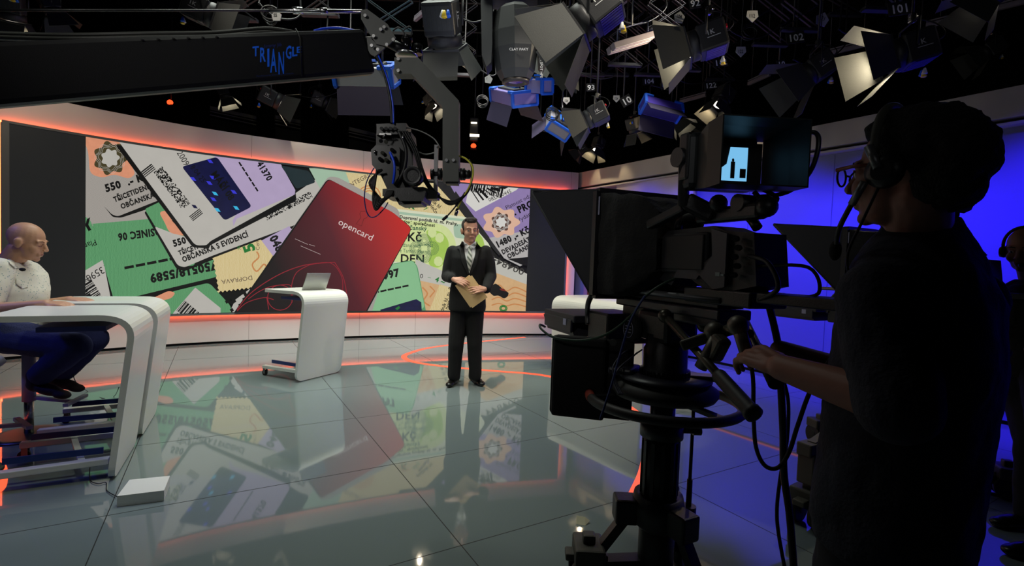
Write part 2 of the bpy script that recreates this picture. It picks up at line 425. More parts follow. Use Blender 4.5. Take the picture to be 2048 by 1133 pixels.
# green season ticket, printed upside down
poly(rnd([A(60, 350), A(400, 420), A(700, 640), A(850, 800), A(845, 885), A(240, 1042), A(190, 1012)], 8), K)
poly(rnd([A(40, 320), A(75, 545), A(210, 1022), A(845, 868), A(850, 780), A(690, 560), A(400, 420)], 9), GRN)
poly([A(40, 330), A(75, 545), A(430, 515), A(400, 440), A(300, 430)], GP)
txt('PROSINEC 06', *A(560, 560), 172, 15, K, .82, .05)
g = fr(A(272, 815), -11)
quads([(g(i*23, -3), g(i*23+19, -3), g(i*23+19, 2.4), g(i*23, 2.4)) for i in range(6)], K)
txt('750518/5589', *A(830, 775), 168.5, 17, K, .98, .06)
# ticket 550, top left
poly(rnd([A(0, 270), A(20, 280), A(200, 504), A(250, 508), A(545, 412), A(500, 330)], 5), K)
poly(rnd([A(0, -20), A(215, -20), A(560, 370), A(230, 500), A(195, 488), A(0, 285)], 8), GP)
poly(rnd([A(0, -20), A(215, -20), A(340, 240), A(300, 270), A(205, 240), A(140, 265), A(60, 240), A(50, 100)], 12), ORG)
rosette(*A(185, 142), 31, 17, 7, em((74, 66, 40), noise=.5, scale=60), GP2)
txt('550  .- Kč', *A(160, 350), -17, 15, K, .95, .06)
txt('TŘICETIDENNÍ', *A(212, 412), -21, 10.5, K, .8, .05); txt('OBČANSKÁ', *A(254, 455), -20, 10.5, K, .86, .05)
# second 550 ticket with the long strip
poly(rnd([A(390, 470), A(590, 822), A(640, 836), B(10, 712), B(700, 430), B(840, 150), B(700, 150)], 6), K)
poly(rnd([A(395, 455), A(500, 405), A(720, 700), A(700, 800), A(610, 808)], 5), GRN)
poly(rnd([A(455, 560), A(560, 600), A(700, 640), B(0, 590), B(600, 240), B(760, 130), B(880, 150), B(620, 455), B(0, 686), A(640, 812), A(598, 800)], 6), GP2)
poly(rnd([A(480, 470), A(560, 460), A(680, 600), A(640, 620), A(545, 600), A(520, 540)], 10), ORG)
poly([A(560, 525), A(600, 520), A(640, 560), A(580, 545)], BRN)
txt('550', *A(575, 685), -17, 13, K, .9, .06); txt('TŘICETI', *A(608, 738), -20, 9.5, K, .8, .05)
txt('OBČANSKÁ S EVIDENCÍ', *A(632, 780), -21.5, 11, K, .80, .05)
matrix2d(B(398, 432), -27, 106, 13, K, 5, 1.8)
# big card with the hologram
poly(rnd([A(215, 60), A(690, 690), A(790, 696), B(0, 606), B(612, 290), B(606, 230), B(520, 60)], 6), K)
poly(rnd([A(228, 30), A(705, 678), A(775, 676), B(0, 578), B(600, 246), B(604, 215), B(450, -60), A(600, -60)], 9), GP2)
poly([A(690, 0), A(835, 145), A(1010, 395), A(940, 560), B(160, 430), B(600, 246), B(604, 215), B(450, -60)], LAV)
g = fr(A(432, 180), 52)
quads([(g(i*4, -25), g(i*4+2.6-i*.3, -25), g(i*4+2.6-i*.3, 2), g(i*4, 2)) for i in range(4)], K)
matrix2d(A(465, 222), 52.5, 94, 17, K, 8, 1.9); matrix2d(A(450, 230), 52.5, 90, 9, K, 9, 1.9)
g = fr(A(668, 500), 52); quads([(g(i*3.4, 0), g(i*3.4+1.8, 0), g(i*3.4+1.8, 26), g(i*3.4, 26)) for i in range(4)], K)
poly(rnd([A(622, 195), A(838, 135), A(1052, 440), A(885, 526)], 7), NAV)
for (x, y, c) in ((825, 360, CY), (840, 460, CY), (955, 448, CY), (790, 295, VBL), (810, 262, VBL), (815, 395, VBL), (940, 350, VBL), (690, 270, VBL), (795, 163, VBL), (700, 440, NAV)):
    px, py = A(x, y); poly([(px-6, py-4), (px+2, py-3), (px+7, py+4), (px-1, py+3)], c)
txt('2009', *A(590, 110), 60, 13, K, .9); txt('8:04 25', *A(672, 200), 52, 11, K, .9); txt('MÁŘÍ 08', *A(800, 240), 55, 14, K, .9, .03)
txt('41370', *B(330, 30), 58, 13, K, .85, .05)
g = fr(B(200, 20), 57); quads([(g(i*12, 0), g(i*12+9.5, 0), g(i*12+9.5, 3.2), g(i*12, 3.2)) for i in range(6)], K)
poly(rnd([B(500, 40), B(700, 80), B(748, 160), B(612, 208)], 5), TEAL)
# stamp under the strip
poly([B(330, 590), B(560, 470), B(600, 520), B(460, 690)], LAV); txt('048', *B(420, 555), 62, 17, K, .85, .06)
pts = [B(360, 566), B(445, 680), B(300, 905)]
for i in range(9): a = i/8; x0, y0 = 300+(60-300)*a, 905+(935-905)*a; pts += [B(x0, y0+8), B(x0-14, y0-4)]
for i in range(7): a = i/6; x0, y0 = 55+(18-55)*a, 925+(715-925)*a; pts += [B(x0+10, y0), B(x0-2, y0-18)]
poly(pts, BEI)
txt('DOPRAVA', *B(300, 820), 172, 9, BRN, 1.1); txt('5', *B(320, 640), 250, 22, DGR, 1.1, .05); txt('K', *B(195, 640), -10, 8, DGR); txt('Cen', *B(352, 640), 265, 8, BRN)
lines([B(330, 650), B(345, 690), B(300, 740), B(330, 790), B(380, 740), B(400, 760)], 3, OR3)
# lower left green card with a barcode
poly(rnd([A(300, 1150), A(560, 960), A(790, 905), A(925, 1050), A(925, 1150)], 9), GRN)
poly([A(560, 1150), A(570, 1090), A(705, 935), A(860, 1060), A(860, 1150)], GP2)
barcode(A(590, 1075), 40, 55, 26, K, 6); txt('30', *A(600, 1090), 150, 10, K)
poly(rnd([A(390, 1025), A(540, 955), A(585, 965), A(560, 1000), A(400, 1040)], 6), ORG)
# black and white maze print
poly([B(140, 1075), B(180, 990), B(280, 915), B(330, 1000), B(240, 1090)], GP2)
matrix2d(B(150, 1080), -30, 48, 26, K, 11, 6.5)
# background right of the red card
poly([B(700, 60), B(1300, 60), B(1300, 420), B(830, 300)], MLG)
poly([B(960, 90), B(1400, 120), B(1400, 520), B(1010, 220)], BEI)
poly([Q(0, 0), Q(480, 30), Q(700, 320), Q(300, 300), Q(0, 230)], BEI)
txt('INTEGROV', *B(985, 200), -28, 9, BRN, 1)
for r in (10, 15, 20): lines([(720+18+r*math.cos(t)*1.1, 392+r*math.sin(t)) for t in [i*.4 for i in range(16)]], 2.4, OR3, True)
txt('podník hl', *Q(360, 130), 42, 8, K, .9, .02); txt('společnost', *Q(370, 170), 55, 8, K, .9, .02); txt('sky', *Q(320, 200), 40, 10, DGR); txt('K', *Q(225, 230), 10, 14, DGR, 1, .04)
lines([Q(200, 200), Q(260, 220), Q(240, 180), Q(300, 190)], 2, OR3)
# green fare ticket
poly(rnd([Q(-200, 190), Q(20, 222), Q(690, 300), Q(800, 380), Q(900, 560), Q(760, 760), Q(520, 760), Q(250, 700), Q(-200, 700)], 6), em((222, 226, 196), noise=.05))
poly(rnd([Q(-200, 300), Q(420, 340), Q(540, 380), Q(600, 460), Q(620, 560), Q(560, 700), Q(500, 745), Q(290, 670), Q(-200, 650)], 14), PGR)
poly(rnd([Q(360, 400), Q(500, 420), Q(560, 500), Q(540, 640), Q(480, 720), Q(380, 690), Q(420, 560)], 12), LGR)
for (x, y) in ((480, 470), (420, 430), (470, 660)): poly([(Q(x, y)[0]+9*math.cos(t), Q(x, y)[1]+10*math.sin(t)) for t in [i*.7 for i in range(9)]], PGR)
poly(rnd([Q(590, 360), Q(680, 360), Q(760, 430), Q(700, 480), Q(600, 470)], 8), MLG)
poly(rnd([Q(760, 400), Q(830, 470), Q(860, 600), Q(760, 600)], 8), LGR)
lines([Q(0, 250), Q(690, 330)], 5, MLG)
txt('Dopravní podník hl. m. Prahy,', *Q(155, 312), 7, 6.6, K, .98, .04); txt('akciová společnost', *Q(140, 345), 7, 6.6, K, .98, .04)
txt('Občanský', *Q(170, 400), 3, 8.5, DGN, 1, .03); txt('24,-Kč', *Q(60, 490), 2, 18, K, .95, .03)
txt('snížené sazby DPH', *Q(150, 540), 3, 8, DGN, .8); txt('dle Tarifer. PID', *Q(130, 585), 3, 8, DGN, .8); txt('DEN', *Q(160, 668), 2, 17, K, 1, .03)
cx0, cy0 = Q(355, 555)
for (dx, dy) in ((0, -15), (15, 0), (0, 15), (-15, 0)):
    for r in range(4, 16, 2): lines([(cx0+dx+r*math.cos(t), cy0+dy+r*math.sin(t)) for t in [i*math.pi/10 for i in range(20)]], .7, DGN, True)
poly([(cx0-6, cy0-5), (cx0+6, cy0-5), (cx0+6, cy0+5), (cx0-6, cy0+5)], PGR)
for r in (7, 10, 13): lines([(Q(90, 290)[0]+r*math.cos(t), Q(90, 290)[1]+r*math.sin(t)) for t in [i*.5 for i in range(13)]], 2, RDL, True)
# grey number ticket and beige ones below
poly([Q(280, 640), Q(520, 745), Q(760, 640), Q(900, 620), Q(1195, 765), Q(1190, 900), Q(900, 800), Q(560, 900), Q(310, 820)], em((196, 194, 184), noise=.05))
txt('0', *Q(318, 795), 5, 9, K, 1.1); txt('–', *Q(380, 800), 15, 9, DGR); txt('4 ~', *Q(440, 820), 20, 10, DGR, 1, .04)
poly([Q(320, 815), Q(480, 850), Q(420, 1100), Q(300, 1100)], OR2); poly([Q(480, 845), Q(600, 880), Q(600, 1100), Q(380, 1100)], BEI)
lines([Q(340, 870), Q(380, 920), Q(350, 980), Q(400, 1020)], 3, OR3); lines([Q(400, 860), Q(440, 900), Q(400, 950)], 3, OR3)
txt('odník hl. m. Prahy', *Q(500, 1090), 291, 7.5, K, .95, .02); txt('nost', *Q(545, 1050), 291, 7.5, K, .95, .02)
poly([Q(700, 860), Q(900, 740), Q(1192, 850), Q(1192, 1100), Q(700, 1100)], OR2)
for k in range(4): lines([Q(900, 880+k*45), Q(960, 850+k*50), Q(1020, 900+k*40), Q(1090, 870+k*45), Q(1190, 910+k*40)], 2.4, OR3)
txt('004844', *Q(1172, 728), 203, 13.5, em((60, 58, 54)), 1.25, .01)
poly(rnd([Q(862, 885), Q(910, 850), Q(930, 838), Q(960, 855), Q(985, 880), Q(1040, 915), Q(1030, 945), Q(1000, 962), Q(955, 935), Q(915, 940), Q(885, 912)], 3), K)
poly(rnd([Q(960, 880), Q(1000, 880), Q(1020, 905), Q(975, 895)], 3), em((120, 40, 30)))
for r in (4, 6): lines([(Q(995, 1040)[0]+r*math.cos(t)*1.2, Q(995, 1040)[1]+r*math.sin(t)) for t in [i*.5 for i in range(13)]], 2, DGR, True)
# green card 4997
poly(rnd([Q(-300, 760), Q(100, 678), Q(262, 650), Q(300, 700), Q(385, 1150), Q(-300, 1150)], 8), GRN)
poly(rnd([Q(-300, 830), Q(60, 690), Q(262, 655), Q(292, 700), Q(360, 1040), Q(-300, 1150)], 9), GR2)
txt('584997', *Q(-100, 835), -13, 15, K, .95, .06)
g = fr(Q(-60, 915), -12); quads([(g(i*15, -2), g(i*15+12.5, -2), g(i*15+12.5, 1.6), g(i*15, 1.6)) for i in range(5)], K)
poly([Q(0, 1050), Q(290, 965), Q(330, 990), Q(335, 1060), Q(0, 1100)], NAV); poly([Q(120, 1040), Q(150, 1020), Q(160, 1035), Q(135, 1055)], DGR)
# lavender ticket on the right, with its dark shadow line
poly([Q(470, 60), Q(430, 20), Q(560, 20), Q(640, 110), Q(990, 590), Q(960, 615), Q(690, 300)], em((34, 34, 36)))
poly([Q(560, 20), Q(1300, 20), Q(1300, 640), Q(1010, 640), Q(620, 110)], PUR)
poly([Q(880, 470), Q(1300, 390), Q(1300, 600), Q(1130, 700), Q(1000, 635)], em((186, 182, 180), noise=.05))
poly([Q(1030, 640), Q(1200, 625), Q(1200, 700), Q(1150, 690)], K)
poly([Q(730, 0), Q(1180, 0), Q(1100, 85), Q(770, 258), Q(690, 185)], WHT)
poly([Q(490, 0), Q(640, 40), Q(600, 110), Q(560, 40)], PUR)
barcode(Q(728, 95), 12, 64, 26, K, 12); g = fr(Q(700, 100), 50)
for i in range(9): p, q = Q(725+i*34, 70), Q(800+i*34, 185-i*19); lines([p, q], 2+(i % 3)*1.5, K)
txt('08SX00445', *Q(880, 180), -22, 8, K, .95); txt('Platnost od:', *Q(1020, 245), -27, 8.5, K, .95)
txt('7. PROSINEC', *Q(1055, 305), -26, 14, K, .85, .05); txt('Vydáno', *Q(1115, 350), -30, 9, K)
poly([(Q(975, 345)[0]+34*(1+.13*math.cos(7*t))*math.cos(t), Q(975, 345)[1]+28*(1+.13*math.cos(7*t))*math.sin(t)) for t in [2*math.pi*i/70 for i in range(70)]], em((230, 186, 160), noise=.05))
rosette(*Q(975, 345), 18, 10, 7, em((96, 70, 60), noise=.5, scale=60), WHT)
txt('1480 ,- Kč (vč.9%)', *Q(945, 552), -26, 12.5, K, .88, .06); txt('DEVADESÁTIDENNÍ', *Q(990, 605), -26, 9.5, K, .8, .05); txt('OBČANSKÁ S', *Q(1035, 640), -26, 9.5, K, .85, .05)
# red card
RC = em((150, 24, 32))
nt = amats[RC].node_tree; bs = nt.nodes['Principled BSDF']; geo = nt.nodes.new('ShaderNodeTexCoord'); vm = nt.nodes.new('ShaderNodeVectorMath'); vm.operation = 'DOT_PRODUCT'
nt.links.new(geo.outputs['Object'], vm.inputs[0])
def w_(x, y): s_, z_ = sz(x, y); return wp(s_, z_, BOX)
pa, pb = w_(560, 560), w_(815, 470); org = screen.location; dv = (pb-pa); L2 = dv.length_squared; dv = dv/L2
vm.inputs[1].default_value = dv; sub = nt.nodes.new('ShaderNodeMath'); sub.operation = 'SUBTRACT'; sub.inputs[1].default_value = (pa-org).dot(dv)
nt.links.new(vm.outputs['Value'], sub.inputs[0]); rp = nt.nodes.new('ShaderNodeValToRGB')
cr = rp.color_ramp; cr.elements[0].color = lin((26, 18, 20))+(1,); cr.elements[1].color = lin((200, 44, 40))+(1,)
e_ = cr.elements.new(.45); e_.color = lin((88, 30, 40))+(1,); e_ = cr.elements.new(.7); e_.color = lin((150, 38, 42))+(1,)
nt.links.new(sub.outputs[0], rp.inputs[0]); nt.links.new(rp.outputs[0], bs.inputs['Emission Color'])
poly(rnd([B(835, 120), B(900, 125), B(1330, 350), B(1345, 420), B(1130, 1120), B(140, 1130)], 8), GP)
poly(rnd([B(832, 134), B(1290, 372), Q(256, 392), Q(0, 862), B(1085, 1120), B(120, 1150)], 9), K)
poly(rnd([B(838, 138), B(1290, 372), Q(252, 394), Q(-5, 850), B(1075, 1120), B(155, 1130)], 9), RC)
LGT = em((232, 214, 210))
txt('opencard', *B(900, 455), 26.5, 13.5, LGT, 1.08)
RL = em((150, 34, 48))
def arc(cx_, cy_, r, a0, a1, n=24, ky=1): return [(cx_+r*math.cos(math.radians(a0+(a1-a0)*i/n)), cy_+ky*r*math.sin(math.radians(a0+(a1-a0)*i/n))) for i in range(n+1)]
lines([B(190, 1060), B(280, 950), B(420, 850), B(560, 780), B(700, 740), B(880, 725)], 1.6, RL)
lines([B(190, 1070), B(260, 1010), B(380, 975), B(450, 990)], 1.4, RL); lines([B(270, 985), B(350, 930), B(440, 895), B(560, 885), B(580, 930)], 1.4, RL)
lines(arc(*B(495, 975), 25, 0, 360), 1.4, RL); lines([B(880, 725), B(940, 830), B(965, 950), B(970, 1060)], 1.4, RL)
lines([B(580, 1010), B(575, 900), B(610, 800), B(700, 745)], 1.4, RL); lines([B(700, 745), B(850, 730), B(930, 830), B(935, 960)], 1.2, RL); lines([B(400, 970), B(415, 1060)], 1.4, RL)
for (a_, b_) in ((( 640, 610), (780, 670)), ((600, 560), (690, 600)), ((700, 600), (740, 612))): lines([B(*a_), B(*b_)], .5, LGT)
kx = [B(1065, 365), B(1100, 365), B(1122, 390), B(1105, 412), B(1085, 420), B(1070, 470), B(1032, 455), B(1065, 410), B(1058, 385)]
lines(kx, .9, em((90, 20, 26)), True)
ao = art.build('picture', amats, screen)
# ---------------- right wall with blue wash, ledge and fascia
RH = 3.05
r0 = pz(1150, 347.5, RH); r1 = pz(2048, 169, RH)
rd = (r1-r0); rd.z = 0; rd.normalize(); rn = Vector((-rd.y, rd.x, 0));
if rn.dot(Vector((0, 0, 0))-r0) < 0: rn = -rn          # towards the set
RL0, RL1 = -1.2, 9.2
def rp_(t, z, off=0): p = r0+rd*t+rn*off; return Vector((p.x, p.y, z))
def rbox(mb, t0, t1, z0, z1, o0, o1):
    return mb.prism([rp_(t0, z0, o0), rp_(t1, z0, o0), rp_(t1, z0, o1), rp_(t0, z0, o1)], (0, 0, z1-z0))
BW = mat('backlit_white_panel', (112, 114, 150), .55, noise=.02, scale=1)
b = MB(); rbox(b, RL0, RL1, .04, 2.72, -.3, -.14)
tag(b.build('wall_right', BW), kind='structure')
b = MB(); rbox(b, RL0, RL1, 0, .04, -.3, -.18); tag(b.build('baseboard_right', MATT), kind='structure')
b = MB(); rbox(b, RL0, RL1, 2.78, RH, -.3, 0); rbox(b, RL0, RL1, 2.72, 2.745, -.3, -.02)
b.cur = 0; tag(b.build('trim_2', mat('fascia', (178, 172, 168), .5, noise=.03)), kind='structure')
b = MB(); rbox(b, RL0, RL1, 2.745, 2.78, -.3, -.08); tag(b.build('trim_3', MATT), kind='structure')
b = MB(); rbox(b, 1.05, 2.6, .04, 2.72, -.14, -.05); tag(b.build('trim_4', mat('beige_panel', (180, 170, 176), .35, noise=.03)), kind='structure')
b = MB()
for k in range(-1, 10):
    t = k*1.02+.35; rbox(b, t, t+.006, .05, 2.71, -.139, -.137)
tag(b.build('trim_5', mat('seam_blue', (90, 90, 120), .8)), kind='structure')
# orange light line low on the right wall
b = MB(); rbox(b, 2.7, RL1, .90, .915, -.139, -.125)
tag(b.build('trim_6', mat('orange_led_soft', (255, 120, 110), .5, emit=.75)), kind='structure')
# ---------------- floor
fm = bpy.data.materials.new('glossy_glass_floor'); fm.use_nodes = True; nt = fm.node_tree; bs = nt.nodes['Principled BSDF']
bs.inputs['Base Color'].default_value = lin((116, 128, 128))+(1,); bs.inputs['Roughness'].default_value = .035
bs.inputs['IOR'].default_value = 1.9; bs.inputs['Specular IOR Level'].default_value = .5
tc = nt.nodes.new('ShaderNodeTexCoord')
n1 = nt.nodes.new('ShaderNodeTexNoise'); n1.inputs['Scale'].default_value = 260; n1.inputs['Detail'].default_value = 2
nt.links.new(tc.outputs['Object'], n1.inputs['Vector']); mr = nt.nodes.new('ShaderNodeMapRange')
mr.inputs['To Min'].default_value = .015; mr.inputs['To Max'].default_value = .06
nt.links.new(n1.outputs['Fac'], mr.inputs['Value']); nt.links.new(mr.outputs[0], bs.inputs['Roughness'])
b = MB(); b.box((0, 5, -.05), (26, 26, .1)); tag(b.build('floor', fm), kind='structure')
TH = .5374; c1 = Vector((math.cos(TH), math.sin(TH), 0)); c2 = Vector((-math.sin(TH), math.cos(TH), 0))
b = MB(); g0 = .0022
for k in range(-6, 7):
    u = 2.4136+1.435*k; p = c1*u; b.prism([p-c2*9-c1*g0+Vector((0, 0, .0002)), p+c2*14-c1*g0+Vector((0, 0, .0002)), p+c2*14+c1*g0+Vector((0, 0, .0002)), p-c2*9+c1*g0+Vector((0, 0, .0002))], (0, 0, .0003))
for k in range(-4, 9):
    v = 2.011+1.02*k; p = c2*v; b.prism([p-c1*9-c2*g0+Vector((0, 0, .0002)), p+c1*12-c2*g0+Vector((0, 0, .0002)), p+c1*12+c2*g0+Vector((0, 0, .0002)), p-c1*9+c2*g0+Vector((0, 0, .0002))], (0, 0, .0003))
tag(b.build('trim_7', mat('tile_joint', (16, 18, 18), .7)), kind='structure')
# light line let into the floor, then a glowing strip standing for a reflection
def floor_strip(pts, wd):
    ps = smooth_path(pts, 10); vs = []; fs = []; wds = wd if isinstance(wd, list) else [wd]*len(ps)
    for i, p in enumerate(ps):
        d = (ps[min(i+1, len(ps)-1)]-ps[max(i-1, 0)]).normalized(); n = Vector((-d.y, d.x, 0)); q = wds[min(i, len(wds)-1)]/2
        for s_, z_ in ((-1, .0005), (1, .0005), (1, .002), (-1, .002)): v = p+n*q*s_; vs.append(Vector((v.x, v.y, z_)))
    m = len(ps); fs = [(4*i+j, 4*i+(j+1) % 4, 4*i+4+(j+1) % 4, 4*i+4+j) for i in range(m-1) for j in range(4)]+[(0, 1, 2, 3), (4*m-1, 4*m-2, 4*m-3, 4*m-4)]
    o = MB(); o.add(vs, fs); return o
fl = [pz(x, y, 0) for x, y in ((1050, 675), (1000, 680), (930, 687), (860, 696), (822, 706), (808, 714), (822, 723), (860, 730), (905, 735), (980, 742), (1090, 752), (1190, 780), (1262, 818), (1297, 860), (1292, 930), (1272, 985), (1246, 1030))]
tag(floor_strip(fl, .075).build('floor_orange_strip', mat('floor_led_and_reflection', (255, 90, 55), .3, emit=1.35)), 'thin orange light line curving across the glossy floor round the presenter', 'light strip')
fl = [pz(x, y, 0) for x, y in ((-60, 840), (-20, 912), (4, 930), (8, 960), (-4, 985), (-60, 1010))]
tag(floor_strip(fl, .03).build('floor_orange_strip', mat('floor_led_and_reflection', (255, 90, 55))), 'short glowing orange strip standing in for a floor reflection at the left edge of the picture', 'light strip')  # orange reflection on the floor made as a glowing strip
# ---------------- black studio shell
SH = mat('black_drape', (7, 7, 8), .95, noise=.3, scale=3)
b = MB(); b.box((0, 5, 7.1), (26, 26, .2)); tag(b.build('ceiling', SH), kind='structure')
b = MB(); b.box((0, 17, 3.5), (26, .2, 7)); tag(b.build('wall_far', SH), kind='structure')
b = MB(); b.box((-12, 5, 3.5), (.2, 26, 7)); tag(b.build('wall_left', SH), kind='structure')
b = MB(); b.box((12, 5, 3.5), (.2, 26, 7)); tag(b.build('wall_side', SH), kind='structure')
b = MB(); b.box((0, -7, 3.5), (26, .2, 7)); tag(b.build('wall_rear', SH), kind='structure')
# ================================================================== furniture
def bent_sheet(prof, width, th, cr, ntrim=1):
    """sheet following prof (x, z) extruded along y, with rounded corners at both free ends"""
    ps = [Vector((a, 0, c)) for a, c in prof]; L = [0]
    for a, b_ in zip(ps, ps[1:]): L.append(L[-1]+(b_-a).length)
    def pt(s):
        for i in range(len(ps)-1):
            if s <= L[i+1] or i == len(ps)-2:
                t = (s-L[i])/(L[i+1]-L[i]); p = ps[i].lerp(ps[i+1], t); return p
    ss = sorted(set([cr*(1-math.cos(math.pi/2*k/8)) for k in range(9)]+[L[-1]-cr*(1-math.cos(math.pi/2*k/8)) for k in range(9)]+[l for l in L if cr < l < L[-1]-cr]))
    rows = []
    for s in ss:
        d = min(s, L[-1]-s); hw = width/2-(cr-math.sqrt(max(0, cr*cr-(cr-d)**2)) if d < cr else 0)
        p = pt(s); q = pt(min(s+.004, L[-1])); q0 = pt(max(0, s-.004)); t = (q-q0).normalized(); n = Vector((-t.z, 0, t.x))
        rows.append((p, n, hw))
    vs = []; 
    for p, n, hw in rows: vs += [p+Vector((0, -hw, 0)), p+Vector((0, hw, 0)), p+n*th+Vector((0, hw, 0)), p+n*th+Vector((0, -hw, 0))]
    m = len(rows); fs = [(4*i+j, 4*i+(j+1) % 4, 4*i+4+(j+1) % 4, 4*i+4+j) for i in range(m-1) for j in range(4)]+[(3, 2, 1, 0), (4*m-4, 4*m-3, 4*m-2, 4*m-1)]
    mb = MB(); mb.add(vs, fs); return mb
def desk_prof(lean=.1, H=.91, r=.13, L=.5, z0=.012):
    P = [(0, z0)]; n = 10
    a0 = math.atan2(lean, H); # direction of the panel
    bx, bz = lean*(H-r*.9)/H, H-r*.9
    P.append((bx, bz))
    for k in range(1, n+1):
        t = k/n; P.append(((1-t)**2*bx+2*t*(1-t)*(lean*1.02)+t*t*(lean-r*1.1), (1-t)**2*bz+2*t*(1-t)*H+t*t*H))
    P.append((-L, H)); return P
def caster(mb_w, mb_f, x, y, r=.03):
    mb_w.cyl((x-.0, y-.011, r), (x-.0, y+.011, r), r, n=18)
    mb_f.box((x+.006, y-.017, r+.022), (.03, .004, .06)); mb_f.box((x+.006, y+.017, r+.022), (.03, .004, .06)); mb_f.box((x+.008, y, r+.05), (.04, .04, .008))
def make_desk(label, loc, rz, W=.62, L=.5, H=.91, casters=True, lean=.1):
    t = thing('presenter_desk', label, 'desk', loc, rz)
    bent_sheet(desk_prof(lean, H, .13, L), W, -.032, .07).build('desk_shell', WHITE, t, smooth=False)
    if casters:
        for sy in (-1, 1):
            b = MB(); b.bar((.0, sy*W*.40, .105), (-L*1.05, sy*W*.40, .095), .05, .035, bev=.004); fo = b.build('foot_rail', WHITE, t)
            w_, f_ = MB(), MB(); caster(w_, f_, -L*1.02, sy*W*.40); f_.build('caster_fork', GREY, fo); w_.build('caster_wheel', RUBBER, fo)
            b = MB(); b.box((-L*.5, sy*W*.40+.05*sy*-1, .15), (L*.85, .012, .035)); b.build('blue_rail', mat('navy_rail', (14, 44, 110), .4), t)
        b = MB(); b.bar((-L*.25, -W*.38, .11), (-L*.55, W*.38, .11), .03, .02); b.build('cross_brace', WHITE, t)
        b = MB(); b.box((-L*.35, 0, H-.055), (L*.6, W*.7, .03), bev=.004); b.build('under_frame', mat('blue_grey_frame', (70, 74, 130), .5), t)
    return t
dk1 = pz(213, 966, 0); r1_ = math.radians(28); wd = Vector((-math.sin(r1_), math.cos(r1_), 0))
D1 = make_desk('white curved standing desk nearest the viewer, in front of the bald man', dk1+wd*.31, r1_)
d2 = pz(303, 827, 0)
D2 = make_desk('white curved desk behind the nearest one, a printed sheet on its top', d2-wd*.31, r1_)
m1, m2 = pz(588, 766, 0), pz(677, 744, 0); md = (m2-m1).normalized(); rm = math.atan2(-md.x, md.y)
D3 = make_desk('white curved desk in the middle of the floor with an open laptop on it', (m1+m2)/2, rm, W=(m2-m1).length)
D4 = make_desk('large white curved desk on the right, behind the studio camera', (.98, 5.62, 0), math.radians(216), W=1.42, L=.75, H=.90, casters=False, lean=.04)
def on_desk(D, x, y, z=0): return D.matrix_world @ Vector((x, y, .911+z)) if 0 else D.location+Matrix.Rotation(D.rotation_euler.z, 3, 'Z') @ Vector((x, y, .911+z))
# laptop on the middle desk
lt = thing('laptop', 'open silver laptop on the white desk in the middle', 'laptop', on_desk(D3, -.22, .02), rm)
b = MB(); b.box((0, 0, .009), (.24, .33, .016), bev=.004); lb = b.build('base', mat('aluminium', (176, 178, 170), .35, metal=.7, noise=.03), lt)
b = MB(); b.cur = 0; b.box((0, 0, .0175), (.10, .28, .001)); b.build('keyboard', mat('dark_keys', (40, 40, 42), .6, noise=.2, scale=90), lb)
b = MB(); b.bar((.115, 0, .02), (.165, 0, .22), .33, .007, up=(0, 1, 0)); 
b = MB(); R_ = Matrix.Rotation(math.radians(22), 3, 'Y'); b.box((.155, 0, .118), (.008, .33, .215), R_, bev=.003); ll = b.build('lid', MT['aluminium'], lt)
b = MB(); b.box((.1495, 0, .119), (.001, .31, .195), R_); b.build('display', mat('laptop_glass', (30, 32, 34), .1), ll)
pp = thing('document', 'blue edged papers at the far left end of the middle desk', 'paper', on_desk(D3, -.40, -.08), rm+.1)
b = MB(); b.box((0, 0, .002), (.2, .28, .003)); b.box((.01, .02, .0045), (.2, .27, .002)); b.build('cover', mat('blue_paper', (58, 62, 120), .7), pp)
b = MB(); b.box((.02, -.03, .0065), (.19, .2, .002)); b.build('sheet', WPL, pp)
ms = tag(MB().box(on_desk(D3, -.02, -.16, .012), (.06, .035, .022), bev=.009).build('computer_mouse', mat('dark_mouse', (40, 40, 42), .4)), 'small dark computer mouse beside the laptop on the middle desk', 'mouse')
sh = thing('document', 'printed sheet of paper lying on the desk near the bald man', 'paper', on_desk(D2, -.17, -.02, 0), r1_)
b = MB(); b.box((0, 0, .001), (.34, .22, .0015)); so_ = b.build('sheet', WPL, sh)
b = MB(); rg = random.Random(3)
for i in range(9):
    for j in range(3): b.box((-.14+j*.11, -.09+i*.022, .0021), (rg.uniform(.04, .095), .006, .0004))
b.build('printed_lines', mat('print_grey', (120, 125, 130), .8), so_)
# white step box and cables on the floor
q = [pz(234, 1015, 0), pz(328, 1003, 0), pz(340, 953, .055), pz(259, 961, .055)]
for v in q: v.z = 0
b = MB(); b.prism([v+Vector((0, 0, .001)) for v in q], (0, 0, .056)); tag(b.build('floor_box', WHITE), 'flat white box lying on the floor at the foot of the nearest desk', 'box')
q = [pz(1352, 822, 0), pz(1386, 826, 0), pz(1392, 815, 0), pz(1360, 811, 0)]
for v in q: v.z = 0
b = MB(); b.prism([v+Vector((0, 0, .001)) for v in q], (0, 0, .03)); tag(b.build('floor_box', WHITE), 'small white box on the floor behind the camera pedestal', 'box')
c0 = pz(1165, 1046, 0); b = MB()
vs = [c0+Vector(v) for v in ((-.035, -.02, .001), (.01, -.03, .001), (.038, .0, .012), (.0, .03, .001), (-.03, .012, .03), (.012, .004, .028))]
b.add(vs, [(0, 1, 5), (1, 2, 5), (2, 3, 5), (3, 4, 5), (4, 0, 5), (0, 3, 1), (1, 3, 2), (0, 4, 3)]); tag(b.build('crumpled_paper', mat('cream_paper', (205, 200, 170), .7)), 'crumpled scrap of paper on the floor left of the camera pedestal', 'paper')
def cable(name, pts, r, m, label, n=8, cat='cable'):
    b = MB(); b.tube(smooth_path(pts, n), r, 8); return tag(b.build(name, m), label, cat)
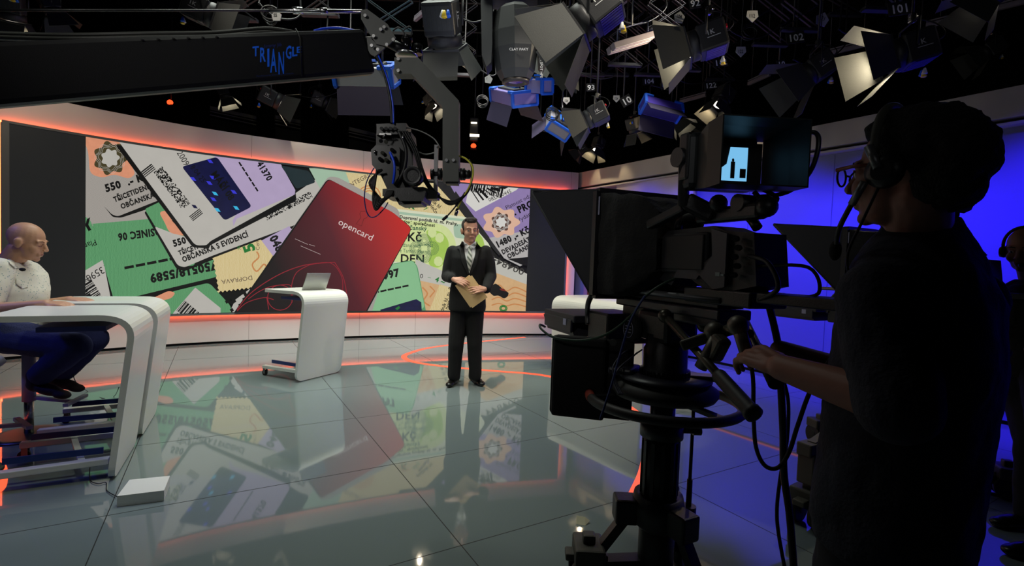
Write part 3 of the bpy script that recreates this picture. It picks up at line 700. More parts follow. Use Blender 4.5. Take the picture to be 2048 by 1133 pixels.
cable('cable', [pz(x, y, .006) for x, y in ((180, 932), (180, 960), (196, 968), (212, 966))]+[pz(214, 982, .006), pz(234, 994, .01)], .0022, RUBBER, 'thin black cable from the nearest desk to the flat white box')
cable('cable', [at(145, 738, 3.45), at(152, 765, 3.45), pz(175, 783, .004), pz(205, 797, .004), pz(228, 793, .004), at(238, 775, 3.4)], .0024, RUBBER, 'thin black cable hanging under the desks by the seated man')
# bar stools
def make_stool(loc, label, rz=0):
    t = thing('bar_stool', label, 'stool', loc, rz, group='bar stools at the left desks')
    b = MB(); b.lathe((0, 0, 0), [(.205, 0), (.205, .008), (.16, .014), (.03, .02)], n=40); b.build('base_plate', mat('brushed_dark_steel', (86, 86, 78), .35, metal=.8, noise=.1, scale=30), t)
    b = MB(); b.cyl((0, 0, .015), (0, 0, .3), .026, n=20); b.build('inner_column', STEEL, t)
    b = MB(); b.cyl((0, 0, .24), (0, 0, .6), .037, n=20); b.build('column_sleeve', mat('grey_blue_sleeve', (150, 150, 190), .4), t)
    b = MB(); b.bar((.03, 0, .26), (.28, -.06, .24), .028, .02); b.bar((.28, -.16, .24), (.28, .1, .24), .03, .02); b.build('foot_rest', mat('grey_blue_sleeve', (150, 150, 190), .4), t)
    b = MB(); b.lathe((0, 0, .6), [(.10, 0), (.2, .012), (.215, .03), (.2, .055), (.05, .06)], n=32); b.build('seat', mat('pale_seat', (180, 178, 186), .5), t)
    return t
st = pz(58, 871, 0)
make_stool(st, 'bar stool with round steel base plate on which the bald man sits', .3)
make_stool(pz(-95, 955, 0)+Vector((0, 0, 0)), 'second bar stool, mostly cut off by the left edge of the picture', 1)
# small blue monitor on the right wall
def onwall(x, y, off): return pxy(x, y, r0+rn*off, rn)
c = onwall(1203, 589, -.1)
tv = thing('wall_screen', 'small blue screen on the right wall behind the large white desk', 'screen', c, world=True)
b = MB(); b.prism([onwall(x, y, -.135) for x, y in ((1177, 574), (1232, 580), (1232, 597), (1177, 590))], rn*.035); b.build('casing', BLACK, tv)
b = MB(); b.prism([onwall(x, y, -.098) for x, y in ((1180, 577), (1229, 582), (1229, 594), (1180, 587))], rn*.002); b.build('display', mat('tv_blue', (10, 70, 170), .4, emit=.8), tv)
b = MB(); b.prism([onwall(x, y, -.095) for x, y in ((1181, 578), (1187, 579), (1187, 588), (1181, 587))], rn*.001); b.build('caption', mat('tv_red', (220, 50, 90), .4, emit=.9), tv)
# ================================================================== people
from mathutils.bvhtree import BVHTree
class Body(MB):
    def cap(s, p, q, r0, r1=None, n=14):          # tapered limb with round ends
        p, q = Vector(p), Vector(q); r1 = r0 if r1 is None else r1
        s.tube([p, q], [r0, r1], n); s.ball(p, r0, n=n, m=8); s.ball(q, r1, n=n, m=8); return s
    def chain(s, pts, rs, n=14):
        for a, b_, ra, rb in zip(pts, pts[1:], rs, rs[1:]): s.cap(a, b_, ra, rb, n)
        return s
    def loft(s, rings, n=28, e=2.4):              # rings: centre, half width vector, half depth vector
        vs = []
        for c, u, v in rings:
            for k in range(n):
                a = 2*math.pi*k/n; ca, sa = math.cos(a), math.sin(a)
                vs.append(Vector(c)+Vector(u)*(abs(ca)**(2/e)*(1 if ca > 0 else -1))+Vector(v)*(abs(sa)**(2/e)*(1 if sa > 0 else -1)))
        m = len(rings); fs = [(i*n+k, i*n+(k+1) % n, (i+1)*n+(k+1) % n, (i+1)*n+k) for i in range(m-1) for k in range(n)]+[tuple(range(n))[::-1], tuple(range((m-1)*n, m*n))]
        s.add(vs, fs, True); return s
def organic(mb, name, m, parent, vox=.006, sm=3, disp=0, dsc=.08):
    o = mb.build(name, m, parent); md = o.modifiers.new('r', 'REMESH'); md.mode = 'VOXEL'; md.voxel_size = vox; md.use_smooth_shade = True
    if sm: m2 = o.modifiers.new('s', 'SMOOTH'); m2.iterations = sm; m2.factor = .5
    if disp:
        tx = bpy.data.textures.new('folds', 'CLOUDS'); tx.noise_scale = dsc; m3 = o.modifiers.new('d', 'DISPLACE'); m3.texture = tx; m3.strength = disp; m3.mid_level = .5
    dg = bpy.context.evaluated_depsgraph_get(); me = bpy.data.meshes.new_from_object(o.evaluated_get(dg)); o.modifiers.clear()
    old = o.data; o.data = me; bpy.data.meshes.remove(old); me.name = name
    me.materials.clear(); me.materials.append(m)
    me.polygons.foreach_set('use_smooth', [True]*len(me.polygons)); me.polygons.foreach_set('material_index', [0]*len(me.polygons)); return o
def head_frame(c, face, up, s=1):
    f = Vector(face).normalized(); r = f.cross(Vector(up)).normalized(); u = r.cross(f); R = Matrix((r, f, u)).transposed()
    c = Vector(c); return (lambda x, y, z: c+R @ Vector((x*s, y*s, z*s))), R
def head_flesh(mb, H, R, s=1):
    E_ = lambda c, r: mb.ball(H(*c), tuple(a*s for a in r), R, 20, 14)
    E_((0, -.012, .032), (.075, .098, .09)); E_((0, .03, -.03), (.061, .06, .075)); E_((0, .032, -.073), (.05, .05, .042)); E_((0, .07, -.098), (.021, .018, .017))
    for q in (-1, 1):
        E_((q*.036, .06, -.032), (.026, .028, .03)); E_((q*.079, -.004, -.008), (.01, .022, .033)); E_((q*.085, -.014, .002), (.007, .016, .022)); E_((q*.011, .106, -.034), (.009, .009, .007))
        mb.cap(H(q*.012, .086, .018), H(q*.045, .076, .022), .0105*s, .009*s); E_((q*.032, .072, 0), (.017, .014, .012))
    mb.cap(H(0, .09, .012), H(0, .110, -.028), .0085*s, .0125*s)
    mb.cap(H(-.018, .086, -.061), H(.018, .086, -.061), .008*s); mb.cap(H(-.015, .085, -.071), H(.015, .085, -.071), .008*s)
EYEW = mat('eye_white', (205, 200, 195), .3); EYED = mat('eye_iris', (38, 34, 32), .2); LIP = mat('lip', (150, 84, 78), .5)
def face_parts(H, R, s, parent, brow, closed=0, lip=None):
    for q in (-1, 1):
        if not closed:
            ey = MB().ball(H(q*.031, .0775, .0), .0112*s, n=12, m=8).build('eye', EYEW, parent); MB().ball(H(q*.031+.001, .0862, -.001), (.0052*s,)*3, n=10, m=6).build('iris', EYED, ey)
            MB().tube([H(q*.017, .086, .005), H(q*.031, .0895, .0095), H(q*.045, .082, .005)], .0026*s, 6).build('upper_eyelid', MT['skin'], ey)
        else: MB().tube([H(q*.018, .088, -.006), H(q*.032, .091, -.0085), H(q*.045, .084, -.006)],   .0014*s, 6).build('eyelid', mat('eyelid_line', (110, 72, 60), .6), parent)
        MB().tube([H(q*.013, .0945, .0215), H(q*.03, .0915, .027), H(q*.05, .080, .022)], [.0022*s, .0032*s, .0014*s], 6).build('eyebrow', brow, parent)
    b = MB(); b.tube([H(-.022, .084, -.066), H(-.01, .0925, -.064), H(.01, .0925, -.064), H(.022, .084, -.066)], [.002*s, .0042*s, .0042*s, .002*s], 8); b.build('lips', lip or LIP, parent)
def hand(mb, wrist, d, back, side=1, s=1., curl=(.5, .7, .5), spread=.07, thumb=(.6, .5), fw=1.):
    """d: towards the fingers, back: back of the hand, side: +1 puts the thumb on d x back"""
    d = Vector(d).normalized(); x = d.cross(Vector(back)).normalized()*side; bk = x.cross(d).normalized()
    if bk.dot(Vector(back)) < 0: bk = -bk
    W = Vector(wrist); P = lambda a, b_, c: W+(x*a+d*b_+bk*c)*s
    for k, a in enumerate((.031, .0105, -.0105, -.031)):
        mb.cap(P(a*.62, .012, 0), P(a, .082-(.006 if k == 3 else 0), 0), .0145*s, .0115*s)
    mb.cap(P(-.01, .0, 0), P(.0, .05, -.004), .02*s, .02*s)
    for k, (a, L) in enumerate(((.032, (.04, .024, .02)), (.0107, (.045, .027, .021)), (-.0107, (.041, .025, .02)), (-.032, (.032, .019, .018)))):
        p = P(a, .086-(.008 if k == 3 else 0), 0); ang = 0; sp = a*spread/.03
        for j in range(3):
            ang += curl[j]; v = (d*math.cos(ang)-bk*math.sin(ang)+x*sp).normalized(); q_ = p+v*L[j]*s
            mb.cap(p, q_, (.0095-.001*j)*s*fw, (.0088-.001*j)*s*fw, 10); p = q_
    p = P(.026, .02, -.006); v = (x*math.sin(thumb[0]+.3)+d*math.cos(thumb[0]+.3)-bk*.35).normalized(); q_ = p+v*.045*s; mb.cap(p, q_, .0145*s, .0115*s)
    v2 = (x*math.sin(thumb[0]-thumb[1]*.3)+d*math.cos(thumb[0]-thumb[1]*.3)-bk*thumb[1]).normalized(); p2 = q_+v2*.033*s; mb.cap(q_, p2, .0112*s, .010*s); mb.cap(p2, p2+(v2+d*.2).normalized()*.024*s, .010*s, .008*s)
def drape(pxs, o, off, th, name, m, parent, step=3., base=None):
    """cloth cut to a pixel outline, laid onto the surface of o"""
    me = o.data; mw = o.parent.location if o.parent is not None and o.parent.get('_w') else Vector((0, 0, 0))
    bv = BVHTree.FromPolygons([v.co+mw for v in me.vertices], [tuple(p.vertices) for p in me.polygons])
    bm = bmesh.new(); tri = geometry.tessellate_polygon([[Vector((a, b_, 0)) for a, b_ in pxs]]); bv_ = [bm.verts.new((a, b_, 0)) for a, b_ in pxs]
    for t in tri:
        try: bm.faces.new([bv_[i] for i in t])
        except ValueError: pass
    for ax in (0, 1):
        lo = min(p[ax] for p in pxs); hi = max(p[ax] for p in pxs); n = Vector((1, 0, 0)) if ax == 0 else Vector((0, 1, 0)); c_ = lo+step
        while c_ < hi: bmesh.ops.bisect_plane(bm, geom=bm.verts[:]+bm.edges[:]+bm.faces[:], plane_co=n*c_, plane_no=n); c_ += step
    bm.verts.index_update(); vs = []; last = None
    ds = []
    for v in bm.verts:
        d = ray(v.co.x, v.co.y).normalized(); hit = bv.ray_cast(CP, d); ds.append((d, hit[3]))
    good = [h for _, h in ds if h is not None]; av = sorted(good)[len(good)//2] if good else 3
    for d, h in ds: h = av if h is None or abs(h-av) > .25 else h; vs.append(CP+d*(h-off))
    n = len(vs); back = [v+(v-CP).normalized()*th for v in vs]
    mb = MB(); fs = [[v.index for v in f.verts] for f in bm.faces]; be = [e for e in bm.edges if e.is_boundary]
    mb.add(vs+back, fs+[[i+n for i in f][::-1] for f in fs]+[[e.verts[0].index, e.verts[1].index, e.verts[1].index+n, e.verts[0].index+n] for e in be], True); bm.free()
    return mb.build(name, m, parent)
SKIN = mat('skin', (198, 146, 120), .5, noise=.06, scale=30, bump=.05, bscale=90)
SUIT = mat('black_suit_cloth', (9, 9, 10), .9, noise=.2, scale=12, bump=.2, bscale=150)
SHOE = mat('black_leather', (14, 13, 13), .3)
# ---------------- the presenter
PX = lambda x, y, d=0: at(880+x/5.96, 430+y/5.96, 5.2+d)
pb_ = pz(929, 771, 0); pres = thing('person', 'man in a black suit and striped tie standing with a brown envelope in his hands', 'person', pb_, world=True)
hs = 1.08; hc = PX(358, 190, .0); H, HR = head_frame(hc, (.30, -.95, -.04), (-.03, .0, 1), hs)
bd = Body(); head_flesh(bd, H, HR, hs)
bd.cap(H(0, -.015, -.07), PX(345, 400, .02), .058, .062)
sc = 1/189.
shl, shr = PX(135, 440, .02), PX(560, 440, .04); ell, elr = PX(85, 735, .02), PX(610, 735, .03); wl, wr = PX(160, 768, -.225), PX(540, 886, -.225)
bd.loft([(PX(345, 400, .03), (.14, 0, 0), (0, .08, 0)), (PX(345, 520, .03), (.17, 0, 0), (0, .10, 0)), (PX(335, 800, .03), (.13, 0, 0), (0, .09, 0)), (PX(325, 1130, .04), (.15, 0, 0), (0, .1, 0))])
bd.chain([shl, ell, wl], [.05, .04, .028]); bd.chain([shr, elr, wr], [.05, .04, .028])
ankl, ankr = at(908, 752, 5.22), at(951, 750, 5.25); knl, knr = at(912, 688, 5.19), at(949, 688, 5.21); hpl, hpr = at(921, 610, 5.25), at(947, 610, 5.25)
bd.chain([hpl, knl, ankl], [.08, .055, .04]); bd.chain([hpr, knr, ankr], [.08, .055, .04])
envn = None
hand(bd, PX(172, 768, -.235), PX(300, 812, -.275)-PX(172, 768, -.235), (-.1, -.85, .6), -1, .95, (.15, .3, .3), .06, (.5, .5))
hand(bd, PX(530, 884, -.235), PX(410, 895, -.285)-PX(530, 884, -.235), (.1, -.85, .5), 1, .95, (.12, .2, .2), .11, (.5, .4))
organic(bd, 'body', SKIN, pres, .0052, 2)
HAIRB = mat('dark_brown_hair', (40, 30, 25), .8, noise=.4, scale=80, bump=.8, bscale=200)
face_parts(H, HR, hs, pres, HAIRB)
hb = Body(); E_ = lambda c, r: hb.ball(H(*c), tuple(a*hs for a in r), HR, 20, 14)
E_((0, -.03, .055), (.079, .09, .075)); E_((.0, .035, .106), (.062, .045, .024)); E_((-.02, .05, .104), (.04, .035, .024)); E_((0, -.06, .0), (.074, .06, .06)); E_((.066, -.005, .03), (.013, .04, .038)); E_((-.066, -.005, .03), (.013, .04, .038)); E_((0, .06, .088), (.05, .026, .018))
organic(hb, 'hair', HAIRB, pres, .006, 2)
# jacket
jb = Body()
jw = lambda x0, x1: (PX(x1, 500)-PX(x0, 500)).length/2
jb.loft([(PX(350, 352, .04), (.06, 0, 0), (0, .06, 0)), (PX(347, 385, .04), (.15, 0, 0), (0, .085, 0)), (PX(347, 430, .04), (.215, 0, -.0), (0, .105, 0)), (PX(347, 520, .03), (.2, 0, 0), (0, .13, 0)), (PX(340, 650, .03), (.18, 0, 0), (0, .13, 0)), (PX(335, 780, .03), (.172, 0, 0), (0, .125, 0)),
         (PX(330, 930, .03), (.19, 0, 0), (0, .13, 0)), (PX(325, 1080, .03), (.198, 0, 0), (0, .135, 0)), (PX(322, 1142, .03), (.196, 0, 0), (0, .135, 0))])
jb.chain([PX(150, 440, .03), PX(112, 580, .03), ell], [.068, .066, .06]); jb.chain([ell, (ell+wl)/2, PX(146, 762, -.2)], [.062, .056, .048])
jb.chain([PX(545, 440, .04), PX(585, 580, .04), elr], [.068, .066, .06]); jb.chain([elr, (elr+wr)/2, PX(556, 886, -.2)], [.062, .056, .048])
jk = organic(jb, 'suit_jacket', SUIT, pres, .009, 4, .008, .12)
tr = Body(); tr.chain([at(921, 605, 5.25), knl, at(908, 751, 5.22)], [.105, .082, .068]); tr.chain([at(950, 605, 5.25), knr, at(951, 751, 5.25)], [.105, .08, .066])
tr.cap(at(935, 600, 5.25), at(935, 612, 5.25), .11)
organic(tr, 'trousers', SUIT, pres, .009, 3, .008, .1)
def shoe(name, heel, toe, parent, m, s=1., w=.045, z=0):
    h, t = Vector(heel), Vector(toe); h.z = t.z = z; d = (t-h).normalized(); r = Vector((d.y, -d.x, 0)); up = Vector((0, 0, 1)); L = (t-h).length
    b = Body(); R = Matrix((r, d, up)).transposed()
    b.ball(h+d*.05+up*.042*s, (w*.82, .05, .042*s), R); b.ball(h+d*L*.55+up*.036*s, (w, L*.36, .036*s), R); b.ball(h+d*(L-.055)+up*.028*s, (w*.95, .058, .028*s), R); b.cap(h+d*.06+up*.05, h+d*.055+up*.1*s, .042*s, .038*s)
    return organic(b, name, m, parent, .007, 2)
shoe('shoe', pz(916, 761, 0), pz(896, 777, 0), pres, SHOE); shoe('shoe', pz(940, 759, 0), pz(966, 775, 0), pres, SHOE)
c_ = lambda *q: [(880+x/5.96, 430+y/5.96) for x, y in q]
SHW = mat('white_shirt', (222, 222, 222), .7)
drape(c_((275, 300), (300, 345), (358, 370), (410, 345), (430, 318), (420, 470), (395, 560), (350, 705), (315, 560), (285, 420)), jk, .006, .01, 'shirt', SHW, pres, 2)
b = Body()
sc_ = MB()
drape(c_((275, 300), (300, 400), (322, 410), (352, 368), (300, 330)), jk, .03, .02, 'shirt_collar', SHW, pres, 2); drape(c_((432, 312), (352, 368), (390, 398), (415, 405), (428, 370)), jk, .03, .02, 'shirt_collar', SHW, pres, 2)
TIE = bpy.data.materials.new('striped_tie'); TIE.use_nodes = True; nt = TIE.node_tree; bs = nt.nodes['Principled BSDF']
tcn = nt.nodes.new('ShaderNodeTexCoord'); mp = nt.nodes.new('ShaderNodeMapping'); mp.inputs['Rotation'].default_value = (0, math.radians(40), 0); wv = nt.nodes.new('ShaderNodeTexWave'); wv.inputs['Scale'].default_value = 9; wv.bands_direction = 'X'
rp = nt.nodes.new('ShaderNodeValToRGB'); rp.color_ramp.interpolation = 'CONSTANT'; rp.color_ramp.elements[0].color = lin((96, 104, 92))+(1,); rp.color_ramp.elements[1].color = lin((205, 206, 196))+(1,); rp.color_ramp.elements[1].position = .45
nt.links.new(tcn.outputs['Object'], mp.inputs[0]); nt.links.new(mp.outputs[0], wv.inputs[0]); nt.links.new(wv.outputs[1], rp.inputs[0]); nt.links.new(rp.outputs[0], bs.inputs['Base Color']); bs.inputs['Roughness'].default_value = .5
drape(c_((322, 375), (352, 362), (385, 380), (372, 420), (384, 540), (350, 700), (316, 545), (338, 420)), jk, .022, .012, 'necktie', TIE, pres, 2)
LAP = mat('lapel_cloth', (14, 14, 15), .8)
drape(c_((262, 310), (282, 330), (300, 500), (345, 705), (330, 715), (255, 560), (232, 420), (205, 400), (250, 340)), jk, .014, .008, 'lapel', LAP, pres, 3); drape(c_((436, 305), (425, 440), (400, 570), (352, 705), (372, 712), (440, 580), (468, 430), (500, 400), (450, 345)), jk, .014, .008, 'lapel', LAP, pres, 3)
# envelope held in both hands
ev = thing('envelope', 'brown paper envelopes held in front by the man in the suit', 'envelope', PX(375, 900, -.255), world=True)
def epoly(pts, d): return [PX(x, y, d-.00008*(y-700)) for x, y in pts]
KR = mat('kraft_paper', (212, 180, 128), .8, noise=.04, scale=20)
b = MB(); b.prism(epoly(((180, 845), (350, 715), (545, 985), (360, 1105)), -.222), (0, .004, 0)); b.build('envelope_sheet', KR, ev)
b = MB(); b.prism(epoly(((205, 850), (380, 722), (567, 985), (385, 1112)), -.229), (0, .004, 0)); b.build('envelope_sheet', KR, ev)
pe = MB(); pe.cyl(PX(130, 802, -.22), PX(195, 785, -.22), .006, n=10); tag(pe.build('pen', WPL), 'white pen in the right hand of the man in the suit', 'pen')
# ---------------- seated man
SK2 = mat('skin_warm', (196, 148, 118), .5, noise=.08, scale=25, bump=.05, bscale=90)
YD = 3.28
man = thing('person', 'bald man in a pale short sleeved shirt and jeans sitting on a bar stool typing', 'person', Vector((st.x, st.y, 0)), world=True)
a_ = lambda x, y, d=0: at(x/4.72, 400+y/4.72, YD+d)
hs2 = 1.03; H2, HR2 = head_frame(a_(255, 395, 0), (.90, .30, -.22), (.18, -.0, 1), hs2)
bd = Body(); head_flesh(bd, H2, HR2, hs2)
bd.cap(H2(0, -.03, -.06), a_(120, 560, .02), .062, .07)
sN, sF = a_(-10, 660, -.14), a_(190, 640, .20); 
hipc = at(5, 668, 3.3)
bd.loft([(a_(120, 600, .03), (.05, .05, 0), (-.03, .15, 0)), (a_(140, 750, .03), (.10, 0, 0), (0, .16, 0)), (a_(130, 1000, .03), (.11, 0, 0), (0, .15, 0)), (hipc, (.13, 0, 0), (0, .16, 0))])
elN, wN = at(-25, 622, 3.05), at(92, 609, 3.07); elF, wF = at(40, 618, 3.52), at(140, 601, 3.42)
bd.chain([sN, elN, wN], [.06, .046, .03]); bd.chain([sF, elF, wF], [.06, .046, .03])
hand(bd, at(95, 608, 3.07), (1, .18, -.02), (0, -.2, 1), 1, 1.0, (.25, .35, .3), .05, (.4, .5)); hand(bd, at(142, 600, 3.42), (1, -.12, .02), (0, -.2, 1), -1, 1.0, (.25, .35, .3), .05, (.4, .5))
kN, kF = at(150, 694, 3.12), at(188, 678, 3.4); aN, aF = at(70, 762, 3.14), at(125, 752, 3.4)
bd.chain([at(10, 672, 3.2), kN, aN], [.085, .06, .04]); bd.chain([at(15, 672, 3.42), kF, aF], [.085, .06, .04])
organic(bd, 'body', SK2, man, .0058, 2)
face_parts(H2, HR2, hs2, man, mat('sandy_brow', (120, 88, 66), .8), closed=1)
SHT = bpy.data.materials.new('patterned_shirt'); SHT.use_nodes = True; nt = SHT.node_tree; bs = nt.nodes['Principled BSDF']; bs.inputs['Roughness'].default_value = .8
tcn = nt.nodes.new('ShaderNodeTexCoord'); vo = nt.nodes.new('ShaderNodeTexVoronoi'); vo.inputs['Scale'].default_value = 62; rp = nt.nodes.new('ShaderNodeValToRGB')
rp.color_ramp.elements[0].color = lin((142, 162, 158))+(1,); rp.color_ramp.elements[1].color = lin((222, 218, 204))+(1,); rp.color_ramp.elements[0].position = .17; rp.color_ramp.elements[1].position = .27
nt.links.new(tcn.outputs['Object'], vo.inputs['Vector']); nt.links.new(vo.outputs['Distance'], rp.inputs[0]); nt.links.new(rp.outputs[0], bs.inputs['Base Color'])
sb_ = Body()
sb_.loft([(a_(115, 545, .03), (.05, .02, 0), (-.02, .07, 0)), (a_(105, 600, .03), (.09, .02, 0), (-.02, .16, 0)), (a_(130, 700, .03), (.125, .02, 0), (-.02, .2, 0)), (a_(150, 850, .03), (.14, .02, 0), (-.02, .19, 0)), (a_(150, 1000, .03), (.14, .02, 0), (-.02, .18, 0)), (at(30, 640, 3.3), (.16, .0, 0), (0, .19, 0)), (at(24, 664, 3.3), (.17, 0, 0), (0, .19, 0))])
sb_.chain([sN, sN.lerp(elN, .35), sN.lerp(elN, .75)], [.078, .078, .07]); sb_.chain([sF, sF.lerp(elF, .7)], [.07, .07])
so = organic(sb_, 'shirt', SHT, man, .009, 3, .012, .09)
drape([(x/4.72, 400+y/4.72) for x, y in ((70, 545), (110, 560), (185, 625), (190, 645), (140, 650), (90, 600))], so, .012, .012, 'collar', SHT, man, 4)
drape([(x/4.72, 400+y/4.72) for x, y in ((240, 560), (300, 590), (295, 610), (235, 625), (215, 610))], so, .012, .012, 'collar', SHT, man, 4)
drape([(x/4.72, 400+y/4.72) for x, y in ((150, 740), (265, 800), (262, 830), (205, 838), (150, 795))], so, .006, .006, 'pocket_flap', SHT, man, 4)
mc = tag(MB().ball(a_(212, 658, -.13), (.02, .012, .011), n=12).build('lapel_microphone', MATT), 'tiny black microphone clipped to the pale shirt of the seated man', 'microphone')
JN = mat('blue_jeans', (38, 44, 92), .9, noise=.25, scale=25, bump=.3, bscale=120)
jb = Body(); jb.chain([at(12, 672, 3.2), kN, at(84, 748, 3.14)], [.115, .09, .072]); jb.chain([at(18, 672, 3.42), kF, at(128, 742, 3.4)], [.11, .088, .07]); jb.cap(at(14, 668, 3.2), at(16, 668, 3.42), .12)
organic(jb, 'jeans', JN, man, .009, 3, .012, .1)
BRS = mat('dark_brown_suede', (44, 30, 28), .8, noise=.2)
def air_shoe(heel, toe, parent, up=(0, 0, 1)):
    h, t = Vector(heel), Vector(toe); d = (t-h).normalized(); r = d.cross(Vector(up)).normalized(); u = r.cross(d); R = Matrix((r, d, u)).transposed(); b = Body(); L = (t-h).length
    b.ball(h+d*.05+u*.04, (.038, .05, .045), R); b.ball(h+d*L*.5+u*.03, (.045, L*.38, .034), R); b.ball(h+d*(L-.05)+u*.022, (.043, .055, .026), R); b.cap(h+d*.05+u*.05, h+d*.03+u*.1, .042, .04)
    return organic(b, 'shoe', BRS, parent, .007, 2)
air_shoe(at(52, 778, 3.14), at(137, 800, 3.14), man); air_shoe(at(92, 768, 3.38), at(165, 786, 3.38), man)
# ---------------- camera operator
OD = 1.1
op = thing('person', 'man with dark bushy hair, glasses and headset working the nearest studio camera', 'person', pz(1760, 1300, 0), world=True)
of = Vector((-.50, .86, 0)).normalized(); orr = Vector((of.y, -of.x, 0))
hs3 = 1.0; hc3 = at(1812, 345, 1.08); H3, HR3 = head_frame(hc3, (of.x, of.y, .02), (0, 0, 1), hs3)
SK3 = mat('skin_olive', (150, 104, 88), .55, noise=.06, scale=25, bump=.05, bscale=90)
bd = Body(); head_flesh(bd, H3, HR3, hs3)
nb = at(1835, 455, 1.1); bd.cap(H3(0, -.03, -.06), nb, .058, .062)
S_ = at(1845, 560, 1.13); sl, sr = at(1752, 596, 1.05), at(1940, 606, 1.2)
eL, wL = at(1795, 812, .98), at(1562, 735, 1.2); eR, wR = at(1880, 800, 1.4), at(1560, 700, 1.55)
hipo = at(1790, 1050, 1.15)
bd.loft([(S_+Vector((0, 0, .03)), orr*.13, of*.07), (S_-Vector((0, 0, .15)), orr*.16, of*.1), (hipo+Vector((0, 0, .2)), orr*.14, of*.1), (hipo, orr*.15, of*.1)])
bd.chain([sl, eL, wL], [.058, .05, .032]); bd.chain([sr, eR, wR], [.055, .045, .03])
gr1 = at(1452, 668, 1.34)
hand(bd, at(1556, 733, 1.21), at(1470, 690, 1.36)-at(1556, 733, 1.21), (-.25, -.55, .75), 1, 1.05, (.45, .8, .7), .05, (.35, .3), 1.08)
fl_, fr_ = Vector((hipo.x-.1, hipo.y-.02, 0)), Vector((hipo.x+.1, hipo.y+.12, 0))
bd.chain([hipo-orr*.09, Vector((fl_.x, fl_.y, .48)), fl_+Vector((0, 0, .09))], [.085, .06, .04]); bd.chain([hipo+orr*.09, Vector((fr_.x, fr_.y, .48)), fr_+Vector((0, 0, .09))], [.085, .06, .04])
organic(bd, 'body', SK3, op, .005, 2)
HB = mat('black_hair', (14, 12, 12), .9, noise=.3, scale=60, bump=1, bscale=150)
face_parts(H3, HR3, hs3, op, HB, lip=mat('lip_dark', (120, 70, 66), .5))
hb = Body(); E_ = lambda c, r: hb.ball(H3(*c), r, HR3, 22, 16)
E_((0, -.03, .05), (.092, .10, .092)); E_((0, .02, .095), (.07, .06, .042)); E_((0, -.09, .03), (.082, .062, .08)); E_((0, -.075, -.03), (.08, .062, .06)); E_((-.04, -.085, -.01), (.05, .055, .055)); E_((0, -.12, .015), (.055, .035, .045))
hr = organic(hb, 'hair', HB, op, .007, 2, .02, .03)
NV = mat('navy_shirt_cloth', (34, 36, 50), .9, noise=.2, scale=10, bump=.3, bscale=120)
sb_ = Body()
tw = lambda x, y, hw, hd_, d=1.12: (at(x, y, d), orr*hw, of*hd_)
sb_.loft([tw(1850, 432, .066, .062), tw(1848, 462, .082, .075), tw(1840, 495, .135, .09), tw(1838, 535, .175, .11), tw(1840, 600, .20, .13), tw(1832, 720, .20, .145), tw(1812, 840, .185, .145), tw(1795, 940, .178, .145), tw(1784, 1020, .178, .145), tw(1780, 1090, .175, .14)])
sb_.chain([sl, sl.lerp(eL, .45), sl.lerp(eL, .86)], [.078, .078, .08]); sb_.chain([sr, sr.lerp(eR, .5), sr.lerp(eR, .86)], [.078, .072, .066])
so = organic(sb_, 'shirt', NV, op, .009, 3, .02, .1)
b = Body(); cu = sl.lerp(eL, .84); dd = (eL-sl).normalized(); b.cap(cu, cu+dd*.035, .078); organic(b, 'rolled_cuff', NV, op, .008, 2)
nbc = at(1850, 428, 1.12); b = MB(); b.tube(smooth_path([nbc+orr*.066*math.cos(a)+of*(.064*math.sin(a))+Vector((0, 0, .0-.02*math.sin(a))) for a in [i*math.pi/6 for i in range(-1, 11)]], 4), .018, 8); b.build('collar', NV, op)
pn = Body(); pn.loft([(hipo+Vector((0, 0, .02)), orr*.175, of*.13), (hipo-Vector((0, 0, .12)), orr*.18, of*.14), (hipo-Vector((0, 0, .25)), orr*.17, of*.13)])
pn.chain([hipo-orr*.085-Vector((0, 0, .12)), Vector((fl_.x, fl_.y, .48)), fl_+Vector((0, 0, .09))], [.11, .085, .07]); pn.chain([hipo+orr*.085-Vector((0, 0, .12)), Vector((fr_.x, fr_.y, .48)), fr_+Vector((0, 0, .09))], [.11, .085, .07])
organic(pn, 'jeans', mat('dark_jeans', (20, 21, 32), .9, noise=.2, scale=20), op, .01, 2, .012, .1)
shoe('shoe', fl_-of*.08, fl_+of*.19, op, SHOE); shoe('shoe', fr_-of*.08, fr_+of*.19, op, SHOE)
# glasses
gl = thing('eyeglasses', 'dark framed glasses with brown temples worn by the camera operator', 'glasses', H3(0, .1, 0), world=True)
b = MB()
for q in (-1, 1): b.tube([H3(q*.036+.027*math.cos(t), .113+.004*math.cos(t)*q*-1, -.003+.021*math.sin(t)) for t in [i*math.pi/10 for i in range(20)]], .0024, 8, closed=True)
b.tube([H3(-.01, .116, .004), H3(.01, .116, .004)], .0024, 8); b.build('frame', BLACK, gl)
for q in (-1, 1): MB().tube([H3(q*.064, .110, .010), H3(q*.078, .07, .012), H3(q*.084, .0, .008)], [.005, .0042, .0035], 8).build('temple', mat('brown_temple', (120, 52, 30), .4), gl)
